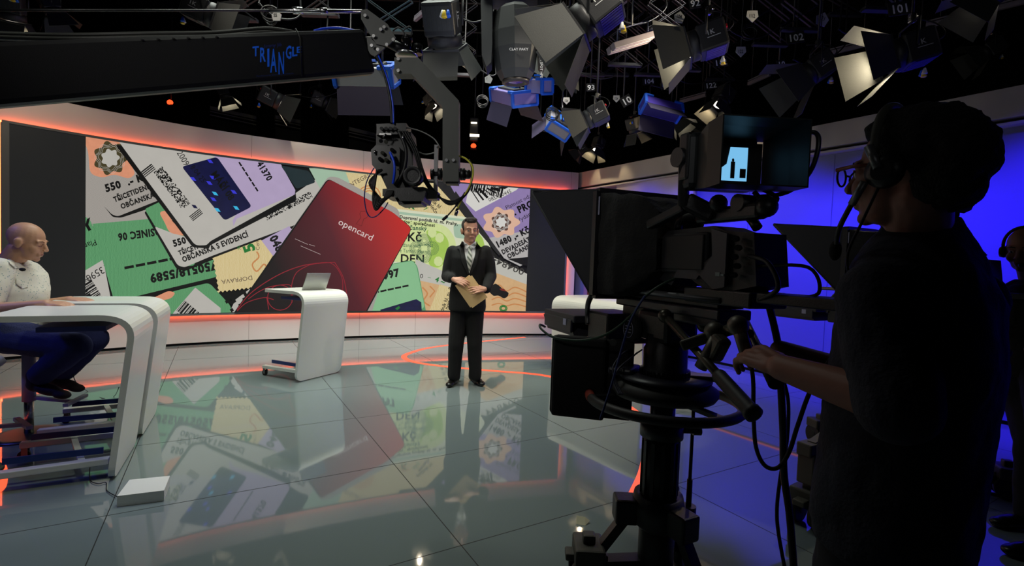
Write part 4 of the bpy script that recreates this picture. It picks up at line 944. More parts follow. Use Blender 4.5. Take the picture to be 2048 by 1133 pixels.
# headset
hd = thing('headset', 'black intercom headset with microphone boom on the camera operator', 'headset', H3(0, 0, .1), world=True)
b = MB(); b.tube([H3(.098*math.cos(a), .02+.01*math.sin(a), .03+.118*math.sin(a)) for a in [math.pi*i/20 for i in range(21)]], .009, 8); b.build('headband', mat('headband_grey', (58, 58, 50), .6), hd)
for q in (-1, 1): MB().lathe(H3(q*.082, .0, -.01), [(.03, 0), (.036, .008), (.034, .024), (.02, .03)], HR3 @ Vector((q, 0, 0)), 20).build('ear_cup', BLACK, hd)
b = MB(); b.cyl(H3(-.11, .006, -.005), H3(-.104, .03, .045), .009); b.cyl(H3(-.108, .03, -.03), H3(-.1, .055, -.075), .008); b.build('boom_hinge', GREY, hd)
b = MB(); b.tube(smooth_path([H3(-.106, .03, -.03), H3(-.1, .06, -.085), H3(-.085, .085, -.13), H3(-.06, .10, -.165)], 6), .0055, 8); b.build('microphone_boom', BLACK, hd)
b = MB(); b.ball(H3(-.058, .102, -.175), (.013, .013, .024), HR3); b.build('microphone', DFAB, hd)
b = MB(); b.tube(smooth_path([H3(-.09, .01, -.04), H3(-.08, .04, -.11), H3(-.07, .07, -.19), H3(-.05, .06, -.27), H3(-.03, .05, -.36)], 6), .003, 6); b.build('headset_cord', RUBBER, hd)
# ---------------- person at the right edge
P2D = 2.8
p2 = thing('person', 'person in dark jacket and headset at the right edge of the picture', 'person', pz(2040, 1045, 0), world=True)
H4, HR4 = head_frame(at(2050, 500, P2D), (-.8, -.45, -.15), (-.05, 0, 1), 1.02)
bd = Body(); head_flesh(bd, H4, HR4, 1.02); nb4 = at(2066, 560, P2D+.03); bd.cap(H4(0, -.03, -.06), nb4, .055, .06)
S4 = nb4-Vector((0, 0, .1)); hip4 = Vector((S4.x+.02, S4.y, .86))
bd.loft([(S4+Vector((0, 0, .03)), (.07, -.05, 0), (.08, .12, 0)), (S4-Vector((0, 0, .2)), (.1, -.05, 0), (.05, .14, 0)), (hip4, (.11, -.05, 0), (.05, .14, 0))])
f1, f2 = pz(2030, 1062, 0), pz(2046, 1118, 0); e4 = S4+Vector((.12, -.25, -.27)); w4 = e4+Vector((-.26, -.02, .04))
bd.chain([S4+Vector((.06, -.18, -.02)), e4, w4], [.055, .042, .03]); hand(bd, w4, (-1, 0, -.1), (0, -.3, 1), -1, 1)
e5 = S4+Vector((.0, .25, -.28)); bd.chain([S4+Vector((.0, .16, -.02)), e5, e5+Vector((-.2, 0, -.1))], [.055, .042, .03]); hand(bd, e5+Vector((-.2, 0, -.1)), (-1, 0, -.3), (0, -.3, 1), 1, 1)
bd.chain([hip4+Vector((.0, .08, 0)), Vector(((f1.x+.1), f1.y+.02, .47)), f1+Vector((.1, .02, .08))], [.085, .06, .04]); bd.chain([hip4-Vector((.0, .08, 0)), Vector((f2.x+.12, f2.y, .47)), f2+Vector((.12, 0, .08))], [.085, .06, .04])
organic(bd, 'body', SK3, p2, .007, 2); face_parts(H4, HR4, 1.02, p2, HB, lip=MT['lip_dark'])
hb = Body(); hb.ball(H4(0, -.04, .045), (.08, .09, .082), HR4); hb.ball(H4(0, -.07, -.02), (.07, .05, .06), HR4); organic(hb, 'hair', HB, p2, .008, 2)
JK = mat('dark_olive_jacket', (32, 33, 31), .9, noise=.25, scale=9, bump=.4, bscale=60)
jb = Body(); jb.loft([(nb4, (.07, 0, 0), (0, .07, 0)), (S4+Vector((0, 0, .06)), (.1, -.05, 0), (.06, .15, 0)), (S4-Vector((0, 0, .02)), (.15, -.06, 0), (.07, .2, 0)), (S4-Vector((0, 0, .25)), (.16, -.06, 0), (.07, .19, 0)), (hip4+Vector((0, 0, .05)), (.16, -.05, 0), (.07, .19, 0)), (hip4-Vector((0, 0, .08)), (.17, -.05, 0), (.06, .2, 0))])
jb.chain([S4+Vector((.06, -.18, -.02)), e4, w4.lerp(e4, .1)], [.08, .065, .05]); jb.chain([S4+Vector((.0, .16, -.02)), e5, e5+Vector((-.18, 0, -.09))], [.075, .06, .048])
organic(jb, 'jacket', JK, p2, .01, 3, .02, .09)
pn = Body(); pn.chain([hip4+Vector((.0, .08, 0)), Vector(((f1.x+.1), f1.y+.02, .47)), f1+Vector((.1, .02, .1))], [.115, .09, .075]); pn.chain([hip4-Vector((.0, .08, 0)), Vector((f2.x+.12, f2.y, .47)), f2+Vector((.12, 0, .1))], [.115, .09, .075]); pn.cap(hip4+Vector((0, .07, 0)), hip4-Vector((0, .07, 0)), .12)
organic(pn, 'trousers', MT['dark_jeans'], p2, .01, 2, .012, .1)
shoe('shoe', f1+Vector((.16, .02, 0)), f1+Vector((-.1, .03, 0)), p2, SHOE); shoe('shoe', f2+Vector((.18, 0, 0)), f2+Vector((-.08, .02, 0)), p2, SHOE)
h5 = thing('headset', 'black headset with thin cord on the person at the right edge', 'headset', H4(0, 0, .1), world=True)
b = MB(); b.tube([H4(.09*math.cos(a), 0, .02+.108*math.sin(a)) for a in [math.pi*i/20 for i in range(21)]], .008, 8); b.build('headband', BLACK, h5)
for q in (-1, 1): MB().lathe(H4(q*.078, .0, -.01), [(.03, 0), (.034, .008), (.03, .024)], HR4 @ Vector((q, 0, 0)), 18).build('ear_cup', BLACK, h5)
b = MB(); b.tube(smooth_path([H4(-.09, .02, -.02), H4(-.08, .09, -.06), H4(-.03, .125, -.07)], 5), .004, 6); b.ball(H4(-.02, .13, -.07), .014); b.build('microphone_boom', BLACK, h5)
# ================================================================== studio cameras on pedestals
VFD = mat('viewfinder_picture', (120, 190, 235), .4, emit=1.0)
def studio_camera(label, loc, rz, foot=.27, fa=158, foot_s=1., full=True, cable_=True, feet=None):
    t = thing('studio_camera', label, 'camera', loc, rz)
    # ---- pedestal
    b = MB(); b.cyl((0, 0, .02), (0, 0, .40), .07, n=28); b.lathe((0, 0, 0), [(.07, .40), (.095, .41), (.105, .36), (.105, .30), (.07, .27)], n=28); b.build('column_base', DGREY, t)
    b = MB(); b.cyl((0, 0, .38), (0, 0, .66), .069, n=28)
    for k in range(12): a = k*math.pi/6; b.box((.069*math.cos(a), .069*math.sin(a), .52), (.010, .014, .22), Matrix.Rotation(a, 3, 'Z'))
    b.build('lower_column', BLACK, t)
    b = MB(); b.lathe((0, 0, .64), [(.07, 0), (.084, .004), (.084, .05), (.07, .06)], n=28); b.cyl((.07, -.03, .67), (.125, -.05, .67), .012); b.cyl((.115, -.045, .67), (.145, -.055, .67), .018); b.build('collar', BLACK, t)
    b = MB(); b.cyl((0, 0, .6), (0, 0, .84), .049, n=28); b.build('upper_column', mat('satin_column', (90, 92, 100), .25, metal=.9, noise=.05), t)
    b = MB(); b.lathe((0, 0, .80), [(.10, 0), (.195, .010), (.205, .025), (.205, .045), (.17, .068), (.10, .08)], n=44); b.build('turntable', mat('warm_dark_grey', (48, 46, 44), .6, noise=.1), t)
    b = MB(); b.lathe((0, 0, .875), [(.09, 0), (.18, .002), (.18, .012), (.10, .018)], n=40); b.box((-.12, .1, .895), (.14, .1, .03), Matrix.Rotation(.7, 3, 'Z'), .01); b.box((.12, -.06, .89), (.12, .08, .02), Matrix.Rotation(-.5, 3, 'Z'), .008); b.build('top_plate', mat('dark_violet_grey', (44, 43, 52), .4), t)
    b = MB(); b.torus((0, 0, .79), .29, .019, n=56, k=12); rg_ = b.build('steering_ring', mat('ring_rubber', (34, 30, 30), .55), t)
    for k in range(3):
        a = math.radians(40+k*120); b = MB(); b.bar((.12*math.cos(a), .12*math.sin(a), .80), (.28*math.cos(a), .28*math.sin(a), .79), .03, .016); b.build('ring_spoke', BLACK, t)
    b = MB()
    b = MB(); pts = [(.29*math.cos(a), .29*math.sin(a), .79) for a in [math.radians(150+i*3) for i in range(6)]]; b.tube(pts, .0196, 12); b.build('red_grip_mark', mat('red_tape', (150, 52, 36), .6), rg_)
    for k in range(3):
        if feet: foot = feet[k]
        a = math.radians(fa+k*120); c, s = math.cos(a), math.sin(a); R = Matrix.Rotation(a, 3, 'Z')
        b = MB(); b.bar((.09*c, .09*s, .36), (foot*c, foot*s, .10), .045, .035); b.bar((.06*c, .06*s, .12), (foot*c, foot*s, .10), .06, .05); b.box((.13*c, .13*s, .34), (.09, .09, .1), R, .01); lg = b.build('leg', BLACK, t)
        b = MB(); b.box((foot*c, foot*s, .16), (.12, .15, .07), R, .01); b.box((foot*c, foot*s, .205), (.05, .05, .05), R, .008); b.box((foot*c*1.03, foot*s*1.03, .14), (.17, .06, .03), R, .006); b.build('wheel_housing', mat('olive_grey', (70, 68, 62), .6, noise=.1), lg)
        for q in (-1, 1):
            b = MB(); o_ = Matrix.Rotation(a, 3, 'Z') @ Vector((0, q*.045, 0)); p = Vector((foot*c, foot*s, .075))+o_; d_ = R @ Vector((0, .018, 0)); b.cyl(p-d_, p+d_, .074, n=26); b.cyl(p-d_*1.3, p+d_*1.3, .03, n=16); b.build('wheel', RUBBER, lg)
    b = MB(); b.cyl((.135, -.02, .33), (.135, -.02, .84), .007, n=10); b.cyl((.135, -.02, .33), (.135, -.02, .46), .011); b.cyl((.135, -.02, .24), (.135, -.02, .35), .03); b.box((.08, -.01, .29), (.12, .05, .09), bev=.008); b.build('guide_rod', BLACK, t)
    # ---- pan head
    b = MB(); b.lathe((0, 0, .885), [(.095, 0), (.095, .03), (.085, .035), (.085, .11), (.078, .12), (.078, .17)], n=30)
    for k in range(36): a = k*math.pi/18; b.box((.096*math.cos(a), .096*math.sin(a), .903), (.004, .008, .022), Matrix.Rotation(a, 3, 'Z'))
    b.build('pan_drag_ring', BLACK, t)
    b = MB(); b.box((0, 0, 1.085), (.15, .2, .12), bev=.02); b.build('pan_head', BLACK, t)
    b = MB(); b.lathe((-.075, .10, 1.06), [(.05, 0), (.054, .01), (.054, .028), (.044, .034)], (-1, 0, 0), 28); dl = b.build('tilt_drag_dial', MATT, t)
    b = MB(); b.tube([(-.112, .10+.034*math.cos(a), 1.06+.034*math.sin(a)) for a in [i*math.pi/12 for i in range(24)]], .0014, 5, closed=True)
    for k in range(-1, 2): b.box((-.112, .10, 1.06+k*.012), (.002, .045-abs(k)*.008, .003))
    b.build('dial_marking', mat('pale_marking', (140, 140, 165), .5), dl)
    b = MB(); b.box((0, -.04, 1.165), (.14, .62, .035), bev=.006); b.box((0, -.22, 1.15), (.12, .22, .06), bev=.006); b.build('head_plate', mat('dark_violet_grey', (44, 43, 52), .4), t)
    # pan bars
    for q, (x0, y0, z0), (x1, y1, z1) in ((-1, (-.11, -.13, 1.14), (-.17, -.60, .93)), (1, (.11, -.13, 1.13), (.17, -.60, .95))):
        p0, p1 = Vector((x0, y0, z0)), Vector((x1, y1, z1)); b = MB(); b.cyl(p0, p1, .0135, n=14); b.ball(p0, .026); pb = b.build('pan_bar', mat('dull_brass_bar', (84, 80, 70), .35, metal=.7), t)
        b = MB(); d_ = (p1-p0).normalized(); b.lathe(p1-d_*.17, [(.019, 0), (.0225, .01), (.0225, .16), (.026, .165), (.026, .18), (.015, .185)], d_, 18); b.build('pan_bar_grip', RUBBER, pb)
    b = MB(); b.bar((-.17, -.30, 1.06), (-.05, -.42, 1.14), .03, .035, bev=.006); b.ball((-.1, -.37, 1.115), .034); b.box((-.115, -.40, 1.07), (.05, .05, .085), Matrix.Rotation(.5, 3, 'X'), .012); b.cyl((-.14, -.36, 1.0), (-.12, -.40, 1.1), .02)
    b.build('zoom_demand', mat('worn_grey_casting', (96, 92, 84), .45, metal=.5, noise=.2), t)
    # ---- sled, rods, camera body
    b = MB(); b.box((0, -.03, 1.2), (.11, .60, .03), bev=.004); b.box((0, -.33, 1.225), (.15, .30, .05), bev=.006); b.box((-.0, -.62, 1.235), (.13, .26, .03), bev=.004); b.build('base_plate', BLACK, t)
    for q in (-1, 1):
        b = MB(); b.cyl((q*.07, -.36, 1.215), (q*.07, .46, 1.215), .0115, n=14); b.build('support_rod', GREY, t)
    body = MB(); prof = [(-.03, 1.27), (-.03, 1.42), (-.06, 1.455), (-.3, 1.46), (-.36, 1.44), (-.47, 1.43), (-.49, 1.27), (-.40, 1.25), (-.30, 1.235), (-.20, 1.28), (-.12, 1.28), (-.1, 1.25)]
    body.prism([(-.065, y, z) for y, z in prof], (.13, 0, 0)); body.box((-.07, -.17, 1.37), (.02, .24, .14), bev=.008); body.build('camera_body', mat('camera_charcoal', (30, 30, 34), .55, noise=.1, bump=.1, bscale=300), t)
    b = MB(); b.box((-.084, -.17, 1.372), (.006, .22, .12), bev=.003); b.build('side_panel', mat('side_panel_dark', (22, 22, 25), .6), t)
    b = MB(); b.prism([(-.074, y, z) for y, z in ((-.31, 1.45), (-.38, 1.43), (-.38, 1.26), (-.33, 1.25), (-.24, 1.31), (-.15, 1.31), (-.13, 1.28), (-.25, 1.28), (-.32, 1.36))], (-.008, 0, 0)); b.build('body_bracket', mat('bracket_grey', (56, 55, 64), .5), t)
    b = MB(); b.box((-.083, -.35, 1.30), (.002, .02, .012)); b.box((-.083, -.37, 1.298), (.002, .014, .006)); b.build('body_label', mat('label_pale', (130, 140, 140), .6), t)
    for k in range(5):
        b = MB(); b.cyl((-.075, -.415-.012*(k % 2), 1.30+.028*k), (-.098, -.43-.012*(k % 2), 1.30+.028*k), .009); b.build('connector', BLACK, t)
    b = MB(); b.tube(smooth_path([(0, -.04, 1.46), (0, -.06, 1.50), (0, -.2, 1.515), (0, -.36, 1.50), (0, -.42, 1.45)], 5), .016, 10); b.build('carry_handle', BLACK, t)
    b = MB(); b.cyl((0, -.03, 1.36), (0, .14, 1.36), .075, n=28); b.cyl((0, .14, 1.36), (0, .2, 1.36), .085, n=28); b.build('lens', BLACK, t)
    # ---- prompter: frame, hood, shroud, monitor
    F = [(-.21, .22, 1.19), (.21, .22, 1.19), (.21, .22, 1.625), (-.21, .22, 1.625)]
    G = [(-.23, .24, 1.185), (.23, .24, 1.185), (.33, .66, 1.665), (-.33, .66, 1.665)]
    b = MB(); 
    for i in range(4): b.bar(F[i], F[(i+1) % 4], .03, .03, up=(0, 1, 0))
    b.build('prompter_frame', BLACK, t)
    for nm, q in (('hood_side', -1), ('hood_side', 1)):
        b = MB(); x0, x1 = q*.21, q*.33; pts = [Vector((x0, .22, 1.19)), Vector((x0, .235, 1.19)), Vector((x1, .66, 1.665)), Vector((x0, .22, 1.63))]; n_ = (pts[3]-pts[0]).cross(pts[2]-pts[0]).normalized()*.006
        b.prism(pts, n_); b.tube([pts[1], pts[2]], .009, 8); b.build(nm, mat('hood_fabric', (19, 20, 26), .8, noise=.15, scale=12), t)
    b = MB(); b.prism([(-.21, .22, 1.63), (.21, .22, 1.63), (.33, .66, 1.67), (-.33, .66, 1.67)], (0, 0, .006)); b.tube([(-.33, .66, 1.667), (.33, .66, 1.667)], .01, 8); b.build('hood_top', MT['hood_fabric'], t)
    b = MB(); b.prism([(-.2, .235, 1.2), (.2, .235, 1.2), (.3, .62, 1.62), (-.3, .62, 1.62)], (0, .004, -.004)); b.build('prompter_glass', mat('dark_glass', (12, 14, 20), .08, alpha=.8), t)
    b = MB(); b.box((-.213, .205, 1.565), (.003, .012, .075)); b.build('hood_label', mat('label_lilac', (150, 150, 175), .6), t)
    sh = MB(); n = 16; rings = []
    for y, hw, z0, z1 in ((.22, .205, 1.19, 1.62), (.10, .19, 1.20, 1.60), (.0, .14, 1.26, 1.58), (-.06, .11, 1.30, 1.53)):
        ring = [(-hw, y, z0), (hw, y, z0), (hw, y, z1), (-hw, y, z1)]; rings.append(ring)
    vs = [v for r_ in rings for v in r_]; fs = [(4*i+j, 4*i+(j+1) % 4, 4*i+4+(j+1) % 4, 4*i+4+j) for i in range(3) for j in range(4)]
    sh.add(vs, fs, True); o = sh.build('shroud', DFAB, t); sd = o.modifiers.new('s', 'SUBSURF'); sd.levels = 4; sd.render_levels = 4; sd.subdivision_type = 'SIMPLE'
    tx = bpy.data.textures.get('drape') or bpy.data.textures.new('drape', 'CLOUDS'); tx.noise_scale = .09; dm = o.modifiers.new('d', 'DISPLACE'); dm.texture = tx; dm.strength = .035; sl_ = o.modifiers.new('t', 'SOLIDIFY'); sl_.thickness = .004
    b = MB(); b.box((0, .56, 1.065), (.42, .34, .035), bev=.006); b.prism([(-.2, .76, 1.05), (.2, .76, 1.05), (.2, .70, .985), (-.2, .70, .985)], (0, -.3, 0)); b.box((-.21, .56, 1.03), (.012, .3, .06), bev=.004); mo = b.build('prompter_monitor', mat('monitor_dark', (34, 34, 40), .5), t)
    b = MB(); b.box((-.218, .47, 1.045), (.002, .03, .03)); b.build('monitor_label', MT['label_lilac'], mo)
    b = MB(); b.box((0, .25, 1.05), (.34, .17, .13), bev=.01); b.box((0, .12, 1.12), (.08, .28, .07), bev=.006); b.build('monitor_bracket', BLACK, t)
    for q in (-1, 1):
        b = MB(); b.tube(smooth_path([(q*.19, .26, 1.2), (q*.19, .3, 1.15), (q*.17, .34, 1.1), (q*.17, .33, 1.05)], 5), .012, 8); b.build('hood_strut', BLACK, t)
    if full:
        b = MB(); HM = Matrix.Rotation(math.radians(-34), 3, 'Z'); b.box((-.215, .20, .845), (.34, .05, .33), HM, .01); b.box(Vector((-.215, .20, .845))+HM @ Vector((-.05, -.02, 0)), (.22, .06, .34), HM, .012); b.build('hanging_monitor', MATT, t)
        b = MB(); b.bar((-.13, .2, .98), (-.10, .24, 1.06), .04, .03); b.cyl((-.14, .16, 1.0), (-.16, .13, 1.0), .014); b.build('monitor_hanger', DGREY, t)
    if full:
        # ---- viewfinder
        V = Matrix.Rotation(math.radians(-16), 3, 'Z')
        b = MB(); cx_, cy_, cz_ = -.03, -.36, 1.665
        b.box((cx_, cy_+.09, cz_+.01), (.24, .07, .19), V, .02); b.build('viewfinder_body', mat('viewfinder_shell', (20, 26, 26), .5, noise=.1), t)
        hw, hh = .135, .10; pr = []
        for dy, s_ in ((.06, .85), (-.06, 1.), (-.15, 1.)): pr.append([V @ Vector((a*hw*s_, dy, c*hh*s_))+Vector((cx_, cy_, cz_)) for a, c in ((-1, -1), (1, -1), (1, 1), (-1, 1))])
        b = MB(); vs = [v for r_ in pr for v in r_]; fs = [(4*i+j, 4*i+(j+1) % 4, 4*i+4+(j+1) % 4, 4*i+4+j) for i in range(2) for j in range(4)]
        b.add(vs, fs); o = b.build('viewfinder_hood', MT['viewfinder_shell'], t); sd = o.modifiers.new('s', 'SOLIDIFY'); sd.thickness = .006
        b = MB(); b.box(V @ Vector((0, .045, .0))+Vector((cx_, cy_, cz_)), (.2, .006, .14), V); b.build('screen_surround', MATT, t)
        b = MB(); b.prism([V @ Vector((x, .040, z))+Vector((cx_, cy_, cz_)) for x, z in ((-.07, -.055), (.05, -.055), (.05, .055), (-.01, .055), (-.02, .0), (-.07, -.04))], V @ Vector((0, .001, 0))); d = b.build('viewfinder_display', VFD, t)
        b = MB(); b.box(V @ Vector((0, .0385, -.02))+Vector((cx_, cy_, cz_)), (.014, .001, .055), V); b.ball(V @ Vector((0, .0385, .012))+Vector((cx_, cy_, cz_)), (.005, .001, .006)); b.box(V @ Vector((.035, .0385, -.03))+Vector((cx_, cy_, cz_)), (.02, .001, .03), V); b.build('displayed_figure', MATT, d)
        for x in (-.062, -.034):
            b = MB(); b.box(V @ Vector((x, .04, -.066))+Vector((cx_, cy_, cz_)), (.012, .002, .006), V); b.build('tally_light', mat('tally_red', (255, 40, 40), .4, emit=1.2), t)
        b = MB(); b.tube(smooth_path([V @ Vector(v)+Vector((cx_, cy_, cz_)) for v in ((.14, .0, .06), (.155, -.12, .07), (.158, -.15, .03), (.15, -.13, -.05), (.13, -.06, -.10), (.05, -.02, -.115))], 6), .007, 8); b.build('hood_rail', BLACK, t)
        b = MB(); b.cyl((-.165, -.22, 1.69), (-.14, -.22, 1.69), .033, n=20); b.box((-.14, -.24, 1.69), (.03, .05, .16), bev=.01); b.bar((-.14, -.23, 1.69), (-.11, -.2, 1.53), .035, .05, bev=.01); b.build('tilt_knob', BLACK, t)
        b = MB(); b.bar((-.1, -.2, 1.55), (-.03, -.26, 1.50), .06, .06, bev=.01); b.bar((-.02, -.18, 1.5), (-.02, -.46, 1.5), .05, .05, bev=.012); b.bar((-.12, -.02, 1.475), (-.1, -.2, 1.53), .035, .035, bev=.008); b.cyl((-.05, -.38, 1.53), (.03, -.38, 1.53), .028); b.ball((-.02, -.47, 1.51), .032); b.ball((-.05, -.3, 1.535), .03); b.build('viewfinder_mount', BLACK, t)
    if cable_:
        for pts, r_ in ((((-.02, -.42, 1.56), (-.02, -.44, 1.53), (-.03, -.4, 1.51)), .008), (((.02, -.40, 1.58), (.03, -.46, 1.54), (.0, -.44, 1.51)), .007), (((-.06, -.45, 1.36), (-.08, -.54, 1.34), (-.08, -.58, 1.27), (-.06, -.5, 1.23)), .007), (((-.05, -.48, 1.33), (-.02, -.62, 1.33), (0, -.64, 1.26), (0, -.55, 1.24)), .005)):
            b = MB(); b.tube(smooth_path(pts, 6), r_, 8); b.build('camera_cable', RUBBER, t)
    return t
SC = studio_camera('large studio camera with teleprompter hood and viewfinder beside its operator', (.62, 1.95, 0), math.radians(20))
# second one, farther back
SC2 = studio_camera('second studio camera with teleprompter standing behind the nearest one', (2.5, 3.2, 0), math.radians(27), feet=(1.12, .6, .6), fa=189, full=False, cable_=False)
SM = SC2.location+Matrix.Rotation(SC2.rotation_euler.z+math.radians(189), 3, 'Z') @ Vector((1.12, 0, 0)); Lj = lambda v: Matrix.Rotation(-SC2.rotation_euler.z, 3, 'Z') @ (v-SC2.location)
b = MB(); b.box(Lj(SM+Vector((0, 0, .30))), (.09, .09, .16), None, .008); b.box(Lj(SM+Vector((.02, .02, .40))), (.16, .08, .07), None, .008); b.bar(Lj(SM+Vector((0, 0, .42))), Lj(SM+Vector((.5, .35, .52))), .04, .04); b.bar(Lj(SM+Vector((.02, 0, .24))), Lj(SM+Vector((.5, .35, .44))), .045, .045); b.build('foot_tower', MT['olive_grey'], SC2)
Wd = lambda x, y, z: SC.location+Matrix.Rotation(SC.rotation_euler.z, 3, 'Z') @ Vector((x, y, z))
Li = lambda v: Matrix.Rotation(-SC.rotation_euler.z, 3, 'Z') @ (v-SC.location)
p0, p1 = Li(at(1408, 652, 1.72)), Li(at(1500, 668, 1.40)); b = MB(); b.cyl(p0, p1, .0125, n=12); b.ball(p0, .024); fb = b.build('focus_bar', MT['dull_brass_bar'], SC)
q0, q1 = Li(at(1476, 652, 1.40)), Li(at(1498, 722, 1.37)); b = MB(); b.cyl(q0, q1, .019, n=16); b.ball(q0, .03); b.build('focus_grip', MT['worn_grey_casting'], fb)
p0, p1 = Li(at(1490, 640, 1.78)), Li(at(1552, 768, 1.46)); b = MB(); b.cyl(p0, p1, .012, n=12); b.cyl(p0.lerp(p1, .55), p1, .0225, n=18); b.build('pan_bar', BLACK, SC)
def wcable(pts, r, m, label):
    b = MB(); b.tube(smooth_path(pts, 8), r, 8); tag(b.build('cable', m), label, 'cable')
GRC = mat('green_cable', (22, 52, 34), .5); BLC = mat('blue_cable', (34, 52, 110), .5)
wcable([at(1395, 556, 1.84), at(1345, 560, 1.8), at(1292, 592, 1.8), at(1262, 632, 1.85), at(1215, 668, 1.9), at(1165, 681, 1.98), at(1110, 676, 2.02), at(1084, 660, 2.06), at(1080, 650, 2.1), at(1090, 654, 2.15)], .005, GRC, 'dark green cable sagging from the studio camera to its prompter monitor')
wcable([at(1290, 592, 1.78), at(1262, 640, 1.78), at(1240, 710, 1.76), at(1220, 780, 1.72), at(1200, 840, 1.7)], .004, BLC, 'thin blue cable hanging in front of the camera pedestal')
for k, (dx, dy) in enumerate(((0, 0), (9, 5), (17, -4))):
    wcable([at(1284-dx, 700+dy, 2.02), at(1262-dx, 716+dy*2, 1.98), at(1236-dx*.6, 740+dy, 1.92), at(1228+dx*.3, 765, 1.9), at(1238+dx*.4, 790, 1.86)], .0032, mat('grey_lead', (64, 64, 78), .5), ('grey lead nearest the column in the bunch behind the pedestal', 'grey lead in the middle of the bunch behind the pedestal', 'grey lead farthest left in the bunch behind the pedestal')[k])
wcable([at(1494, 500, 1.62), at(1520, 555, 1.6), at(1540, 620, 1.58), at(1556, 690, 1.56), at(1560, 740, 1.55), at(1566, 860, 1.56), at(1568, 950, 1.57), at(1580, 1040, 1.56), at(1592, 1200, 1.5)], .011, RUBBER, 'thickest black camera cable running down beside the operator')
wcable([at(1560, 740, 1.62), at(1576, 800, 1.62), at(1574, 880, 1.62), at(1560, 960, 1.62), at(1554, 1040, 1.6), at(1570, 1140, 1.58)], .006, RUBBER, 'thinner black cable running down next to the thickest one')
wcable([at(1496, 700, 1.5), at(1506, 758, 1.5), at(1507, 830, 1.5), at(1512, 895, 1.5), at(1530, 932, 1.5), at(1556, 936, 1.5), at(1578, 905, 1.48), at(1596, 850, 1.47), at(1622, 780, 1.45), at(1660, 720, 1.42)], .0065, RUBBER, 'black cable hanging in a long loop below the operator hand')
wcable([pz(1830, 986, .006), pz(1935, 985, .006), pz(1990, 990, .006), pz(2060, 1003, .006)], .012, RUBBER, 'thick dark cable lying on the floor behind the camera operator')
# ================================================================== camera crane
JD = 2.4
jib = thing('camera_crane', 'long black camera crane reaching in from the left, remote camera at its end', 'crane', at(300, 140, 1.9), world=True)
CRB = mat('crane_black', (26, 26, 28), .42, noise=.1, scale=10, bump=.08, bscale=400); CRG = mat('crane_grey', (70, 71, 69), .5, noise=.1, bump=.05, bscale=300)
bA, bB = at(-330, 172, 1.46), at(737, 105, 2.4)
bdir = (bB-bA).normalized(); bside = bdir.cross(Vector((0, 0, 1))).normalized(); bup = bside.cross(bdir)
b = MB(); b.bar(bA, bB, .062, .205, bev=.02); b.build('beam', CRB, jib)
b = MB()
for k in range(6): p = bA.lerp(bB, .47+.03*k)+bup*.085-bside*-.0; b.ball(p+bside*.030*(1 if (p+bside-CP).length < (p-bside-CP).length else -1), .006)
b.build('beam_rivet', MATT, jib)
sgn = 1 if (bA+bside-CP).length < (bA-bside-CP).length else -1
face = bside*sgn*.0315
def onbeam(x, y):
    d = ray(x, y); n = bside; o = bA+face; return CP+d*((o-CP).dot(n)/d.dot(n))
BLT = mat('crane_lettering_blue', (20, 110, 255), .6)
b = MB(); o = onbeam(528, 96); ux = (onbeam(583, 90)-o).normalized(); uy = (onbeam(528, 80)-o).normalized(); px1 = (onbeam(529, 96)-o).length
b.text('Jimmy Jib', o+face*.01, ux, uy, px1*7.5, .98, .0); b.build('lettering', mat('crane_lettering_dim', (30, 50, 120), .6), jib)
b = MB(); xs = [505, 519, 533, 541, 556, 571, 583, 592]
for ch, x, h, yb in zip('TRIANGLE', xs, (22, 32, 40, 52, 50, 30, 22, 14), (117, 128, 137, 148, 152, 122, 117, 110)):
    vs, fs = glyphs(ch, .03); o = onbeam(x, yb-4); wv_ = max(v[0] for v in vs)
    ww = 6 if ch == 'I' else 13; hh = max(v[1] for v in vs)
    b.add([o+face*.012+ux*(v[0]/wv_*ww*px1)+uy*(v[1]/hh*h*px1*.92) for v in vs], fs)
b.build('lettering', BLT, jib)
b = MB(); o = onbeam(513, 154); b.text('Manufactured by Stanton Video Services Inc.', o+face*.01, (onbeam(585, 148)-o), uy, px1*3.2, .98); b.build('lettering', MT['crane_lettering_dim'], jib)
for q, y0 in ((0, 62), (7, 64)):
    b = MB(); b.tube(smooth_path([at(-60, 66+q, 1.75), at(120, 71+q, 1.9), at(300, 68+q, 2.0), at(430, 66+q, 2.1), at(520, 58+q, 2.2), at(560, 60+q, 2.24), at(600, 68, 2.28)], 6), .010, 8); b.build('beam_cable', mat('cable_grey_black', (34, 34, 32), .5), jib)
b = MB(); b.tube([onbeam(592, 62)+bup*.01, onbeam(600, 75)+face*.08, onbeam(603, 152)+face*.08], .0035, 6); b.build('cable_tie', RUBBER, jib)
b = MB(); b.cyl(at(-60, 20, 1.75), at(540, 21, 2.25), .0045); b.build('tie_rod', BLACK, jib)
b = MB(); b.cyl(at(540, 21, 2.25), at(724, 23, 2.4), .009); b.cyl(at(585, 21, 2.29), at(605, 21.5, 2.31), .016); b.cyl(at(640, 22, 2.33), at(655, 22, 2.34), .014); b.build('rod_end', STEEL, jib)
b = MB(); b.tube(smooth_path([at(628, 62, 2.33), at(650, 57, 2.35), at(680, 56, 2.38), at(712, 62, 2.4)], 5), .006, 8); b.build('blue_hose', mat('bright_blue_hose', (20, 70, 230), .35), jib)
def plate(pts, d, th, name, m=CRG, hole=None):
    b = MB(); P = [at(x, y, d) for x, y in pts]; n = (P[1]-P[0]).cross(P[2]-P[0]).normalized()*th; b.prism(P, n); return b.build(name, m, jib)
